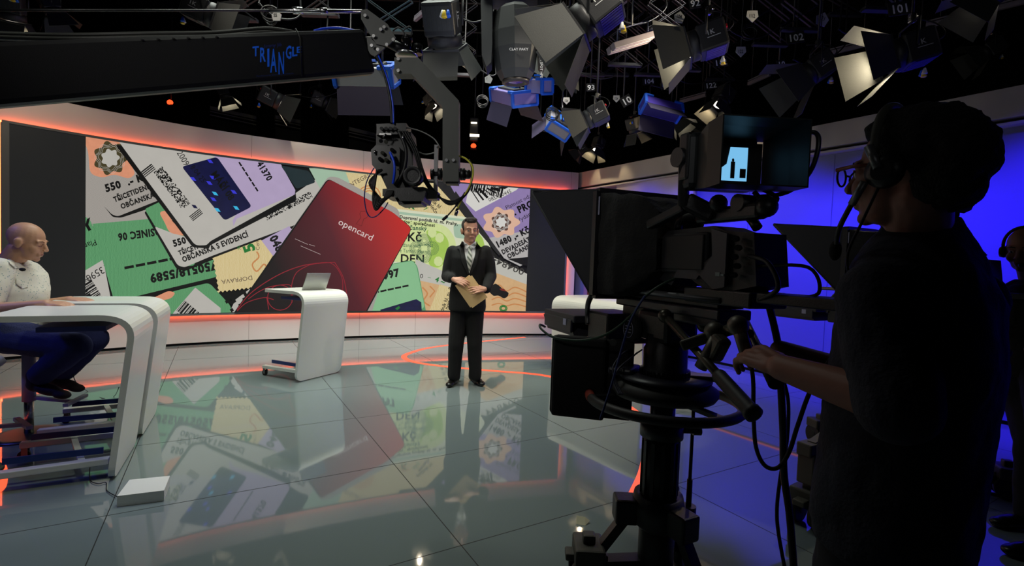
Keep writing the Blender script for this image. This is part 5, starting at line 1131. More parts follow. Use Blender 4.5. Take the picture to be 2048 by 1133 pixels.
plate([(722, 20), (734, 18), (775, 48), (792, 76), (774, 93), (752, 88), (738, 66), (722, 38)], 2.36, .012, 'head_plate'); plate([(722, 20), (734, 18), (775, 48), (792, 76), (774, 93), (752, 88), (738, 66), (722, 38)], 2.46, .012, 'head_plate')
plate([(733, 76), (740, 74), (752, 88), (770, 95), (750, 113), (740, 108), (733, 92)], 2.37, .01, 'head_plate')
for x, y in ((731, 32), (762, 60), (769, 55), (748, 73), (744, 92), (756, 100), (787, 80), (774, 90)):
    b = MB(); c = at(x, y, 2.352); b.cyl(c, c+Vector((0, -.008, 0)), .008, n=8); b.build('bolt', STEEL, jib)
b = MB(); b.cyl(at(778, 85, 2.4), at(812, 103, 2.42), .024, n=20); b.build('motor', BLACK, jib)
b = MB(); b.cyl(at(814, 73, 2.42), at(814, 108, 2.42), .023, n=20); b.cyl(at(814, 76, 2.42), at(814, 82, 2.42), .027, n=20); b.build('motor', mat('glossy_black', (16, 16, 17), .12), jib)
b = MB(); b.cyl(at(836, 90, 2.44), at(836, 109, 2.44), .022, n=20); b.build('motor', MT['glossy_black'], jib)
b = MB(); b.tube(smooth_path([at(786, 62, 2.42), at(796, 55, 2.42), at(806, 62, 2.42), at(812, 76, 2.42)], 4), .004, 6); b.tube(smooth_path([at(806, 62, 2.44), at(818, 53, 2.44), at(824, 60, 2.44), at(821, 74, 2.44)], 4), .003, 6); b.build('motor_cable', RUBBER, jib)
b = MB(); c = at(813, 112, 2.42); b.lathe(c, [(.05, -.004), (.055, 0), (.055, .006), (.05, .01)], n=28); b.build('turntable_ring', STEEL, jib)
# cranked arm
AW = .078
arm = [at(792, 137, 2.42), at(832, 137, 2.42), at(903, 212, 2.42), at(903, 366, 2.42)]
def boxpath(pts, w_, dep):
    vs = []; m = len(pts); n = Vector((0, 1, 0))
    for i, p in enumerate(pts):
        if i == 0: d = (pts[1]-p).normalized(); k = 1
        elif i == m-1: d = (p-pts[i-1]).normalized(); k = 1
        else:
            d1 = (p-pts[i-1]).normalized(); d2 = (pts[i+1]-p).normalized(); d = (d1+d2).normalized(); k = 1/max(.5, d.dot(d1))
        s_ = d.cross(n).normalized()*w_/2*k; vs += [p+s_-n*dep/2, p-s_-n*dep/2, p-s_+n*dep/2, p+s_+n*dep/2]
    b = MB(); b.add(vs, [(4*i+j, 4*i+(j+1) % 4, 4*i+4+(j+1) % 4, 4*i+4+j) for i in range(m-1) for j in range(4)]+[(3, 2, 1, 0), (4*m-4, 4*m-3, 4*m-2, 4*m-1)]); return b
boxpath(arm, AW, .07).build('cranked_arm', mat('arm_grey', (74, 76, 72), .55, noise=.06, bump=.06, bscale=400), jib)
for x, y in ((893, 321), (907, 321), (797, 119), (797, 142)):
    b = MB(); c = at(x, y, 2.38); b.cyl(c, c+Vector((0, -.008, 0)), .008, n=8); b.build('bolt', STEEL, jib)
b = MB(); b.cyl(at(866, 349, 2.42), at(946, 349, 2.42), .016, n=18); b.cyl(at(921, 349, 2.42), at(930, 349, 2.42), .03, n=20); b.cyl(at(930, 349, 2.42), at(940, 349, 2.42), .022, n=18); b.cyl(at(862, 349, 2.42), at(868, 349, 2.42), .026, n=20); b.cyl(at(877, 349, 2.42), at(884, 349, 2.42), .03, n=20); b.build('tilt_axle', BLACK, jib)
b = MB(); b.bar(at(873, 291, 2.42), at(871, 388, 2.42), .018, .022, up=(0, 1, 0)); b.build('tilt_bracket', GREY, jib)
b = MB(); b.cyl(at(875, 295, 2.40), at(875, 295, 2.395), .005); b.build('bolt', STEEL, jib)
b = MB(); b.box(at(905, 368, 2.42), (.06, .05, .012)); b.build('arm_foot', BLACK, jib)
# remote camera hanging from the bracket
rc = mat('camera_black_gloss', (17, 17, 19), .3, noise=.2, scale=25)
def pp_(pts, d, dep, name, m): 
    b = MB(); b.prism([at(x, y, d) for x, y in pts], (0, dep, 0)); return b.build(name, m, jib)
pp_([(753, 248), (812, 246), (812, 268), (753, 270)], 2.34, .12, 'recorder', rc)
pp_([(742, 300), (752, 290), (797, 293), (800, 300), (798, 350), (812, 378), (775, 380), (762, 352), (744, 330)], 2.33, .16, 'camera_body', rc)
pp_([(752, 268), (822, 264), (826, 300), (826, 372), (780, 372), (752, 300)], 2.37, .12, 'camera_side', mat('camera_black', (20, 20, 21), .5, noise=.2, scale=20))
pp_([(765, 378), (846, 374), (852, 384), (846, 402), (800, 402), (795, 395), (765, 392)], 2.30, .2, 'camera_tray', BLACK)
pp_([(788, 392), (848, 390), (842, 408), (798, 410)], 2.33, .14, 'tray_foot', BLACK)
pp_([(846, 374), (876, 384), (874, 398), (850, 398)], 2.36, .08, 'tray_bracket', BLACK)
b = MB(); c = at(829, 355, 2.3); b.lathe(c, [(.03, -.05), (.044, 0), (.044, .05), (.038, .055), (.026, .04)], (0, -1, 0), 24); b.build('focus_motor', BLACK, jib)
b = MB()
for x in (763, 772, 781, 790): b.cyl(at(x, 257, 2.335), at(x, 257, 2.32), .008)
b.build('recorder_socket', STEEL, jib)
rg = random.Random(8)
for x, y in ((760, 318), (772, 320), (784, 316), (765, 306), (784, 300), (762, 282), (772, 284), (790, 325)):
    b = MB(); b.cyl(at(x, y, 2.33), at(x, y, 2.312), .0095, n=10); b.cyl(at(x, y, 2.31), at(x, y, 2.309), .006, n=8); b.build('connector', rc if rg.random() < .5 else mat('dull_metal', (110, 110, 100), .3, metal=.8), jib)
b = MB(); b.bar(at(759, 269, 2.33), at(783, 269, 2.33), .008, .008); b.build('bright_edge', STEEL, jib)
for (x0, y0, x1, y1) in ((772, 268, 766, 276), (806, 270, 806, 280), (750, 300, 749, 308), (795, 340, 800, 338)):
    b = MB(); b.cyl(at(x0, y0, 2.32), at(x1, y1, 2.32), .004); b.build('bright_pin', STEEL, jib)
def jc(pts, r, m, name='crane_cable'):
    b = MB(); b.tube(smooth_path([at(x, y, d) for x, y, d in pts], 6), r, 8); b.build(name, m, jib)
BLH = mat('bright_blue_hose', (20, 70, 230), .35)
jc(((752, 110, 2.38), (766, 140, 2.36), (775, 170, 2.35), (782, 210, 2.35), (784, 248, 2.34)), .0075, RUBBER); jc(((757, 112, 2.36), (770, 142, 2.34), (779, 172, 2.33), (786, 212, 2.33), (787, 248, 2.33)), .004, BLH)
jc(((780, 305, 2.30), (788, 325, 2.29), (789, 345, 2.29), (786, 368, 2.3)), .006, BLH)
jc(((748, 336, 2.3), (733, 365, 2.3), (729, 400, 2.3), (736, 430, 2.3), (750, 434, 2.3), (768, 418, 2.3), (776, 405, 2.3)), .0028, mat('violet_cable', (40, 40, 130), .4))
for k in range(6):
    jc(((754+k*2, 340, 2.3), (750-k*2.2, 366, 2.29+.01*k), (746+k*3, 398, 2.29), (752+k*2, 420-k*4, 2.28), (766+k*3, 402-k*2, 2.29), (776+k*2, 382, 2.3)), .0055, RUBBER)
jc(((812, 255, 2.36), (842, 263, 2.4), (868, 278, 2.42), (880, 296, 2.42)), .003, mat('pale_wire', (150, 150, 146), .4)); jc(((830, 301, 2.38), (850, 309, 2.4), (868, 306, 2.42)), .003, MT['pale_wire'])
for k in range(3): jc(((804+k*5, 262, 2.33), (826+k*4, 300, 2.33), (838+k*3, 335, 2.34), (850+k*3, 365, 2.36), (868+k*3, 388, 2.38), (895, 402+k*3, 2.38), (915, 400+k*2, 2.38), (938, 380, 2.4), (944+k, 340, 2.41), (938, 320, 2.42)), .005, RUBBER)
jc(((797, 262, 2.33), (812, 300, 2.32), (808, 340, 2.32), (790, 372, 2.32)), .009, RUBBER)
YC = mat('yellow_cable', (200, 196, 50), .45)
jc(((918, 312, 2.42), (932, 318, 2.4), (944, 332, 2.39), (946, 350, 2.39), (938, 375, 2.39), (926, 395, 2.39), (915, 418, 2.39)), .0045, YC)
b = MB(); b.cyl(at(915, 418, 2.39), at(911, 432, 2.39), .008); b.build('cable_plug', STEEL, jib)
jc(((930, 385, 2.39), (912, 412, 2.39), (895, 432, 2.39)), .0035, RUBBER); b = MB(); b.cyl(at(895, 432, 2.39), at(885, 441, 2.39), .007); b.build('cable_plug', BLACK, jib)
# ================================================================== lighting rig
LENS = mat('lit_lens', (255, 244, 224), .4, emit=3); WLEN = mat('warm_lit_leaf', (250, 214, 150), .6)
DOOR = mat('barn_door_black', (46, 47, 44), .7, noise=.15, scale=12, bump=.1, bscale=150)
LAMPB = mat('lamp_housing', (34, 34, 36), .5, noise=.15, bump=.1, bscale=200)
VIO = mat('violet_gel', (54, 44, 130), .5, noise=.1)
def basis(d, roll=0):
    d = Vector(d).normalized(); x = d.cross(Vector((0, 0, 1))).normalized(); z = x.cross(d); R = Matrix((x, d, z)).transposed(); return R @ Matrix.Rotation(roll, 3, 'Y')
def hanger(t, top, zt=7.02):
    b = MB(); b.cyl(top, (top.x, top.y, zt), .010, n=8); b.build('hanging_tube', BLACK, t)
def fresnel(c, d, s, label, lit=0, roll=0, doors=((1, 35), (1, 35), (1, 25), (1, 25)), mark='1K', plugs=True, gel=False, pw=0, dr=DOOR, big=1.0, wm=(1, .85, .6)):
    """fresnel spotlight: centre c, beam direction d"""
    c = Vector(c); R = basis(d, roll); t = thing('studio_spotlight', label, 'spotlight', c, world=True, group='fresnel spotlights hanging from the grid')
    P = lambda x, y, z: c+R @ Vector((x*s, y*s, z*s))
    b = MB(); b.box(P(0, -.06, 0), (.26*s, .26*s, .27*s), R, .02*s); b.lathe(P(0, .06, 0), [(.135*s, 0), (.145*s, .02*s), (.145*s, .09*s), (.12*s, .095*s)], R @ Vector((0, 1, 0)), 26); ho = b.build('housing', LAMPB, t)
    b = MB(); b.box(P(0, -.07, -.137), (.24*s, .18*s, .004*s), R)
    for k in range(6): b.box(P(-.10+.04*k, -.07, -.1385), (.022*s, .17*s, .006*s), R)
    b.build('vent', VIO if gel else DGREY, ho)
    b = MB(); b.box(P(0, -.08, .137), (.22*s, .17*s, .004*s), R)
    for k in range(5): b.box(P(0, -.15+.035*k, .139), (.2*s, .014*s, .01*s), R)
    b.build('cooling_fins', DGREY, ho)
    b = MB(); b.lathe(P(0, .13, 0), [(.125*s, 0), (.125*s, .022*s), (.08*s, .028*s), (.01*s, .032*s)], R @ Vector((0, 1, 0)), 26); b.build('lens', LENS if lit else mat('dark_lens', (50, 54, 60), .15), t)
    b = MB()
    for q in (-1, 1): b.box(P(q*.15, .165, 0), (.012*s, .016*s, .31*s), R); b.box(P(0, .165, q*.15), (.31*s, .016*s, .012*s), R)
    b.build('door_frame', LAMPB, t)
    L = .26*s*big
    for k, (on, ang) in enumerate(doors):
        if not on: continue
        a = math.radians(ang); w0, w1 = .15, (.15 if k < 2 else .22)
        if k == 0: ed = [(-w0, 0, .155), (w0, 0, .155)]; out = Vector((0, math.cos(a), math.sin(a)))
        if k == 1: ed = [(-w0, 0, -.155), (w0, 0, -.155)]; out = Vector((0, math.cos(a), -math.sin(a)))
        if k == 2: ed = [(.155, 0, -w0), (.155, 0, w0)]; out = Vector((math.sin(a), math.cos(a), 0))
        if k == 3: ed = [(-.155, 0, -w0), (-.155, 0, w0)]; out = Vector((-math.sin(a), math.cos(a), 0))
        e0, e1 = [P(v[0], .175, v[2]) for v in ed]; o_ = (R @ out)*L; ex = (e1-e0)*(.0 if k < 2 else .24)
        pts = [e0, e1, e1+o_+ex, e0+o_-ex]; n_ = (pts[1]-pts[0]).cross(o_).normalized()*.003*s
        b = MB(); b.prism(pts, n_); b.build('barn_door', dr, t)
    top = P(0, -.02, 0)+Vector((0, 0, .26*s)); b = MB(); sx = R @ Vector((1, 0, 0)); sx.z = 0; sx.normalize()
    b.tube([P(0, 0, 0)+sx*.165*s, P(0, 0, 0)+sx*.165*s+Vector((0, 0, .24*s)), P(0, 0, 0)-sx*.165*s+Vector((0, 0, .24*s)), P(0, 0, 0)-sx*.165*s], .010*s, 6); b.build('yoke', LAMPB, t)
    b = MB(); b.box(top+Vector((0, 0, .03*s)), (.05*s, .05*s, .08*s), None, .008*s); b.cyl(top+Vector((-.03*s, 0, .05*s)), top+Vector((.05*s, 0, .05*s)), .012*s); b.build('clamp', STEEL if random.random() < .5 else DGREY, t)
    hanger(t, top+Vector((0, 0, .06*s)))
    if plugs:
        for k, (m_, dx) in enumerate(((WPL, .0), (BLUEP, .045), (YEL, .02))):
            p = P(.09+dx-.03, -.13, -.17-.02*(k == 2)); b = MB(); b.lathe(p, [(.009*s, 0), (.012*s, -.012*s), (.024*s, -.05*s), (.016*s, -.056*s)], (0, 0, 1), 12); b.build('pan_tilt_cup', m_, t)
        b = MB(); b.tube(smooth_path([P(-.05, -.19, 0), P(-.08, -.26, .04), P(-.04, -.24, .16), P(0, -.08, .3)], 5), .006*s, 6); b.build('power_lead', RUBBER, t)
        b = MB(); b.box(P(-.06, -.2, .05), (.05*s, .02*s, .03*s), R, .004); b.build('switch', RED, ho)
    if mark:
        v = P(0, 0, 0)-CP; q = 1 if (R @ Vector((1, 0, 0))).dot(v) < 0 else -1
        u_ = R @ Vector((0, 1, 0)); 
        if u_.dot(RT) < 0: u_ = -u_
        n_ = R @ Vector((q, 0, 0)); w_ = n_.cross(u_)
        if w_.z < 0: w_ = -w_
        b = MB(); b.text(mark, P(q*.1325, -.06, .0)-u_*.05*s, u_, w_, .045*s, 1, .02); b.prism([P(q*.1325, -.06, -.02)+u_*a*s+w_*c_*s for a, c_ in ((-.05, 0), (.07, 0), (.07, -.006), (-.05, -.006))], n_*.0005); b.build('marking', mat('marking_white', (200, 200, 200), .6), ho)
    if pw: lo = lamp('spot_beam', 'SPOT', P(0, .3*0+.17, 0), P(0, 3, 0), pw*2.5, wm, .015, 160, .3); lo.parent = None
    return t
def cup_dir(x, y): return (RT*x-UP*y)
# big moving head and neighbours. positions: (pixel x, pixel y, distance)
S_ = lambda *a, **k: fresnel(*a, **k)
OUT = ((1, 30), (1, 30), (1, 28), (1, 28))
S_(at(405, 22, 3.6), RT*.9+FW*.35-UP*.35, .62, 'black spotlight above the crane beam with white, blue and yellow cups', roll=.2)
S_(at(543, 196, 7.2), RT*.75+FW*.45-UP*.35, .85, 'lit spotlight just below the crane beam, over the curved screen', lit=1, pw=14, roll=.3)
S_(at(640, 200, 8.6), RT*.75+FW*.5-UP*.3, .8, 'dim spotlight over the screen, right of the lit one under the crane', roll=.3)
S_(at(448, 186, 7.6), RT*.3+FW*.2-UP*.9, .55, 'spotlight partly hidden by the crane beam with lit barn door edges', lit=1, pw=8, mark=None, plugs=False)
S_(at(20, 14, 4.6), -RT*.2+FW*.3-UP*.8, .75, 'lit spotlight at the top left corner of the picture', lit=1, pw=12, mark=None)
S_(at(100, 10, 5.0), RT*.2+FW*.3-UP*.8, .55, 'unlit spotlight with open doors right of the top left corner lamp', mark=None)
S_(at(122, 64, 6.4), RT*.3+FW*.3-UP*.5, .4, 'small far lamp with white, blue and yellow cups above the crane beam', mark=None, doors=((0, 0),)*4)
S_(at(886, 52, 4.1), FW*.55-UP*.8+RT*.05, 1.0, 'large spotlight with ribbed dark front and wide lower door, right of the crane head', lit=0, big=.9)
S_(at(862, 204, 8.2), RT*.35-FW*.2-UP*.8, .62, 'small lit spotlight seen through the bend of the crane arm', lit=1, mark=None, pw=6)
S_(at(1190, 26, 3.5), -RT*.75+FW*.25-UP*.5, .92, 'large spotlight marked 1K with big grey open doors, right of the moving light', gel=True, big=1.45)
S_(at(1135, 75, 5.0), -RT*.35+FW*.3-UP*.75, .87, 'smaller spotlight with hanging door tucked below the large 1K lamp', big=1.4)
S_(at(1410, 84, 4.4), -RT*.88+FW*.30-UP*.22, .92, 'brightly lit 1K spotlight below sign 92 with violet gel behind', lit=1, pw=20, gel=True, big=1.15)
S_(at(1815, 104, 3.9), -RT*.9+FW*.22-UP*.22, .88, 'brightly lit 1K spotlight below number 101 at upper right', lit=1, pw=20, gel=True, big=1.15)
S_(at(1630, 140, 4.9), -RT*.75+FW*.15-UP*.5, .85, 'unlit 1K spotlight below number 102 with grey hanging door', big=1.3)
S_(at(1445, 196, 6.6), -RT*.45-FW*.12-UP*.85, .75, 'warm lit spotlight below number 122', lit=1, pw=10, mark=None, doors=((1, 12), (1, 30), (1, 25), (1, 25)), wm=(1, .75, .42))
S_(at(1196, 290, 8.4), -RT*.3-FW*.12-UP*.9, .62, 'lowest warm lit spotlight, hanging above the corner of the set', lit=1, pw=8, mark=None, wm=(1, .75, .42))
S_(at(1190, 232, 5.0), -RT*.75+FW*.2-UP*.35, .67, 'unlit spotlight with grey door left of number 104', big=1.1)
S_(at(1268, 252, 7.0), RT*.2+FW*.2-UP*.6, .6, 'dark spotlight with spread doors below number 104', mark=None)
S_(at(1352, 238, 7.2), RT*.4-FW*.2-UP*.6, .6, 'dark spotlight right of the violet soft light', mark=None, lit=1, pw=2, plugs=False)
S_(at(1408, 238, 8.4), -RT*.4+FW*.2-UP*.6, .55, 'small unlit lamp hanging below the lamp of number 122', mark=None)
S_(at(1165, 300, 8.8), -RT*.5+FW*.2-UP*.4, .5, 'small dim lamp left of the lowest warm lit spotlight', mark='L')
S_(at(1980, 100, 5.2), -RT*.5+FW*.2-UP*.3, .6, 'dark lamp at the right side beyond number 101', mark=None)
S_(at(1992, -22, 3.8), -RT*.5+FW*.3-UP*.6, .7, 'lamp at the top right edge showing one bright door', mark=None, lit=1)
# soft light panels with blue corners
def softlight(c, d, w_, h_, label, roll=0, dp=.14, door=.22, alu=(150, 150, 160), top=True, doors=(1, 1)):
    c = Vector(c); R = basis(d, roll); t = thing('soft_light', label, 'studio light', c, world=True, group='flat soft lights with blue corners')
    P = lambda x, y, z: c+R @ Vector((x, y, z))
    b = MB(); b.box(P(0, 0, 0), (w_, dp, h_), R, .01); b.build('casing', mat('aluminium_case_%d' % alu[0], alu, .4, metal=.5, noise=.05), t)
    b = MB(); b.box(P(0, -dp*.55, 0), (w_*.7, .03, h_*.6), R, .005); b.build('ballast', LAMPB, t)
    for q in (-1, 1):
        b = MB(); b.box(P(q*(w_/2-.005), dp*.5, 0), (.035, .03, h_*1.06), R, .006); b.box(P(q*(w_/2-.005), -dp*.5, 0), (.035, .03, h_*1.06), R, .006); b.box(P(q*(w_/2-.005), 0, h_*.5), (.035, dp, .03), R, .006); b.box(P(q*(w_/2-.005), 0, -h_*.5), (.035, dp, .03), R, .006); b.box(P(q*(w_/2-.05), -dp*.5, h_*.45), (.11, .03, .05), R, .006); b.box(P(q*(w_/2-.05), -dp*.5, -h_*.45), (.11, .03, .05), R, .006); b.build('corner_guard', BLUEP, t)
    b = MB(); b.box(P(0, dp*.52, 0), (w_*.9, .004, h_*.86), R); b.build('louvre', mat('violet_louvre', (40, 30, 110), .5, noise=.2, scale=60), t)
    for q, on in zip((-1, 1), doors):
        if on: b = MB(); e = [P(-w_*.47, dp*.5, q*h_*.5), P(w_*.47, dp*.5, q*h_*.5)]; o_ = R @ Vector((0, door*.9, q*door*.35)); b.prism([e[0], e[1], e[1]+o_, e[0]+o_], (R @ Vector((0, 0, q)))*.003); b.build('barn_door', mat('door_violet_black', (40, 34, 62), .6), t)
    b = MB(); b.bar(P(-w_*.2, -dp*.7, 0), P(w_*.2, -dp*.7, 0), .05, .02); b.build('blue_bracket', BLUEP, t)
    b = MB(); b.tube([P(-w_*.3, -dp*.6, 0), P(-w_*.3, -dp*.6, 0)+Vector((0, 0, .2)), P(w_*.3, -dp*.6, 0)+Vector((0, 0, .2)), P(w_*.3, -dp*.6, 0)], .009, 6); b.build('yoke', LAMPB, t)
    tp = (P(-w_*.3, -dp*.6, 0)+P(w_*.3, -dp*.6, 0))/2+Vector((0, 0, .2)); hanger(t, tp)
    return t
softlight(at(733, 150, 3.9), FW*.55-UP*.85, .46, .2, 'flat silver soft light with blue corners behind the crane beam end', roll=.0, alu=(170, 172, 176))
softlight(at(1026, 192, 5.5), RT*.05+FW*.45-UP*.85, .62, .29, 'large violet lit soft light with blue corners right of the crane arm', roll=.95, alu=(150, 135, 205))
softlight(at(1078, 172, 5.2), FW*.4-UP*.9, .3, .13, 'small soft light with blue corners beside the large violet one', roll=.9, alu=(165, 160, 205), doors=(0, 0))
softlight(at(1116, 248, 6.4), -RT*.45+FW*.5-UP*.55, .45, .3, 'soft light with blue corners tilted on its side below the moving light', roll=-1.0, alu=(140, 140, 150))
softlight(at(1322, 218, 6.0), -RT*.1-FW*.5-UP*.8, .48, .18, 'violet topped soft light with dark blue door left of number 122', roll=-.3, alu=(96, 76, 200))
# small twin batten lights
def batten(c, u, label, s=1.):
    c = Vector(c); u = Vector(u).normalized(); t = thing('twin_batten_light', label, 'studio light', c, world=True, group='twin batten lights')
    sd = u.cross(Vector((0, 0, 1))).normalized()
    for q in (-1, 1):
        b = MB(); b.bar(c-u*.22*s+sd*.045*q*s, c+u*.22*s+sd*.045*q*s, .07*s, .06*s, bev=.006); b.build('batten', mat('pale_grey_case', (104, 96, 100), .5, noise=.1), t)
        b = MB(); b.bar(c-u*.2*s+sd*.045*q*s-Vector((0, 0, .032*s)), c+u*.2*s+sd*.045*q*s-Vector((0, 0, .032*s)), .02*s, .003); b.build('batten_slot', mat('batten_line', (150, 130, 130), .5), t)
    b = MB(); b.tube([c-u*.15*s, c-u*.15*s+Vector((0, 0, .16*s)), c+u*.18*s+Vector((0, 0, .16*s)), c+u*.18*s], .008*s, 6); b.build('yoke', mat('yoke_blue_grey', (70, 72, 96), .5), t)
    hanger(t, c+Vector((0, 0, .16*s)))
batten(at(1262, 86, 4.6), RT*.9+UP*.35+FW*.2, 'grey twin batten light hanging between the two 1K lamps')
batten(at(1095, 166, 6.2), RT*.9+UP*.3+FW*.1, 'grey twin batten light right of the moving light', .95)
# moving head
mh = thing('moving_light', 'big dark moving head light pointing down, left of the large 1K lamp', 'studio light', at(1030, 80, 4.3), world=True)
c = at(1030, 95, 4.3); dn = (-UP*.96+FW*.15+RT*.02).normalized()
b = MB(); q8 = 8; vs = []; prof = [(-.34, .10, .08), (-.30, .15, .13), (-.12, .185, .16), (.02, .19, .165), (.20, .16, .14), (.27, .125, .115)]
R = basis(dn)
for y, hw, hd_ in prof:
    for k in range(8): a = math.pi/8+k*math.pi/4; vs.append(c+R @ Vector((hw*1.08*math.cos(a), y, hd_*1.08*math.sin(a))))
m = len(prof); b.add(vs, [(8*i+j, 8*i+(j+1) % 8, 8*i+8+(j+1) % 8, 8*i+8+j) for i in range(m-1) for j in range(8)]+[tuple(range(8))[::-1], tuple(range(8*m-8, 8*m))]); b.build('head', mat('moving_head_grey', (46, 47, 46), .5, noise=.1), mh)
b = MB(); b.lathe(c+dn*.27, [(.115, 0), (.12, .01), (.12, .03), (.085, .032), (.075, .01)], dn, 28); b.build('lens_ring', mat('brown_black', (44, 38, 34), .4), mh)
b = MB(); b.lathe(c+dn*.28, [(.08, 0), (.06, .012), (.01, .02)], dn, 24); b.build('lens', mat('violet_lens', (90, 70, 150), .08, spec=1), mh)
for q in (-1, 1):
    b = MB(); p = c+RT*q*.225; b.prism([p+RT*q*x+UP*z-FW*.07 for x, z in ((-.03, .42), (.07, .42), (.06, -.10), (.02, -.20), (-.02, -.16), (-.03, .0))], FW*.16); b.build('arm', mat('arm_dark', (34, 34, 36), .55, noise=.1), mh)
    b = MB(); b.text('ALPHA SPOT HPE' if q > 0 else 'CLAY PAKY', c+RT*(.215 if q > 0 else -.05)-FW*(.082 if q > 0 else .19)+UP*(-.06 if q > 0 else -.115), -UP if q > 0 else RT, RT if q > 0 else UP, .022, 1, .01); b.build('lettering', mat('marking_white', (200, 200, 200), .6), mh)
b = MB(); b.box(c+UP*.47, (.56, .26, .16), Matrix((RT, FW, UP)).transposed(), .03); b.build('base', mat('arm_dark', (34, 34, 36), .55), mh); hanger(mh, c+UP*.55)
# numbers on black plates and white pentagon tags
def number(x, y, d, txt_, h, label, ang=-5):
    c = at(x, y, d); t = thing('number_plate', label, 'sign', c, world=True); s = h/F_PX*d; a = math.radians(ang)
    ux = RT*math.cos(a)-UP*math.sin(a); uy = UP*math.cos(a)+RT*math.sin(a); wd_ = len(txt_)*s*.72
    b = MB(); b.prism([c+ux*p+uy*q for p, q in ((-wd_*.1, -s*.25), (wd_*1.1, -s*.25), (wd_*1.1, s*1.3), (-wd_*.1, s*1.3))], FW*.01); b.build('plate', MATT, t)
    b = MB(); b.text(txt_, c-FW*.002, ux, uy, s, 1.05, .03); b.build('numerals', mat('numeral_grey', (240, 240, 240), .6), t); hanger(t, c+ux*wd_*.5+uy*s*1.2+FW*.03)
number(1782, 28, 4.0, '101', 17, 'black plate with pale number 101 above the lit lamp at upper right', -8)
number(1928, 22, 4.2, '111', 15, 'black plate with number 111 near the top right corner', -10)
number(1577, 84, 5.0, '102', 14, 'black plate with pale number 102 above its unlit lamp', -8)
number(1382, 14, 4.4, '92', 13, 'black plate with number 92 at the top edge', -10)
number(1430, 132, 6.0, '112', 11, 'black plate with number 112 above number 122', -8)
number(1411, 177, 6.6, '122', 10, 'black plate with number 122 beside its warm lit lamp', -6)
number(1175, 180, 6.2, '93', 10, 'black plate with number 93 over the middle of the rig', -2)
number(1248, 212, 6.0, '10', 13, 'tilted number 10 in outline beside the violet topped soft light', -30)
number(1324, 178, 6.8, '113', 9, 'black plate with number 113 above the violet topped soft light', -12)
number(1288, 168, 6.8, '104', 9, 'black plate with number 104 left of number 113', -5)
number(1556, 134, 5.6, '10', 10, 'black plate with a half hidden number left of the unlit lamp 102', -8)
def tagp(x, y, d, txt_, sz_, label, rot=0, house=True):
    c = at(x, y, d); t = thing('number_tag', label, 'sign', c, world=True); s = sz_/F_PX*d; a = math.radians(rot)
    ux = RT*math.cos(a)-UP*math.sin(a); uy = UP*math.cos(a)+RT*math.sin(a)
    shp = ((-.42, .5), (.42, .5), (.5, -.0), (0, -.5), (-.5, -.0)) if house else ((-.35, -.5), (.35, -.5), (.5, .1), (0, .55), (-.5, .1))
    b = MB(); b.prism([c+ux*p*s+uy*q*s for p, q in shp], FW*.006); b.build('tag_plate', mat('tag_white', (186, 186, 184), .6, noise=.05), t)
    b = MB(); b.text(txt_, c-FW*.002-ux*s*.30-uy*s*.12, ux, uy, s*.34, .72, .02); b.build('numerals', MATT, t)
    b = MB(); b.cyl(c+FW*.01, (c.x+FW.x*.01, c.y+FW.y*.01, 7.01), .003, n=6); b.build('tag_cord', DGREY, t)
tagp(1505, 33, 4.8, '112', 24, 'white pointed tag 112 below the top edge')
tagp(1482, 104, 5.6, '122', 21, 'white pointed tag 122 right of the lit lamp below number 92')
tagp(1645, 38, 5.0, '121', 26, 'white tag 121 above number 102', 20, False)
tagp(1359, 34, 4.6, '104', 22, 'white tag 104 at the top, left of number 92', 10, False)
tagp(1233, 198, 6.0, '124', 14, 'small white tag 124 left of the outlined number 10')
tagp(1133, 202, 6.0, '126', 14, 'small white tag right of the tilted soft light')
tagp(1142, 149, 5.4, '1', 17, 'white five sided tag right of the moving light', 0, False)
tagp(977, 158, 4.8, '1', 16, 'white five sided tag left of the moving light', 10, False)
tagp(553, 31, 3.2, '55', 20, 'white tag with two panels above the crane lettering', 0, False)
# red beacons and exit lamp
for x, y, d, l in ((340, 205, 8.6, 'small glowing red lamp below the crane beam'), (947, 292, 9.0, 'small glowing red lamp on the wall above the screen, right of the crane arm')):
    t = thing('warning_lamp', l, 'lamp', at(x, y, d), world=True); c = at(x, y, d)
    b = MB(); b.ball(c, (.05, .04, .045)); b.build('lamp_glass', mat('red_glow', (255, 70, 30), .4, emit=2.5), t); b = MB(); b.box(c+Vector((0, .02, -.05)), (.11, .07, .03), None, .005); b.build('lamp_base', mat('dark_red', (90, 16, 12), .5), t); hanger(t, c+Vector((0, .03, .03)))
t = thing('hanging_lamp', 'slim hanging lamp with two lit slots above the red lamp, right of the crane arm', 'lamp', at(948, 258, 9.0), world=True); c = at(948, 258, 8.95)
b = MB(); b.box(c+Vector((0, .06, 0)), (.16, .1, .42), None, .02); b.build('casing', LAMPB, t); b = MB(); b.box(at(949, 271, 8.9), (.17, .02, .045)); b.build('lit_slot', mat('slot_glow', (255, 240, 210), .4, emit=3), t); b = MB(); b.box(at(948, 246, 8.9), (.11, .02, .03), None, .008); b.build('lit_slot', MT['slot_glow'], t); hanger(t, c+Vector((0, .06, .2)))
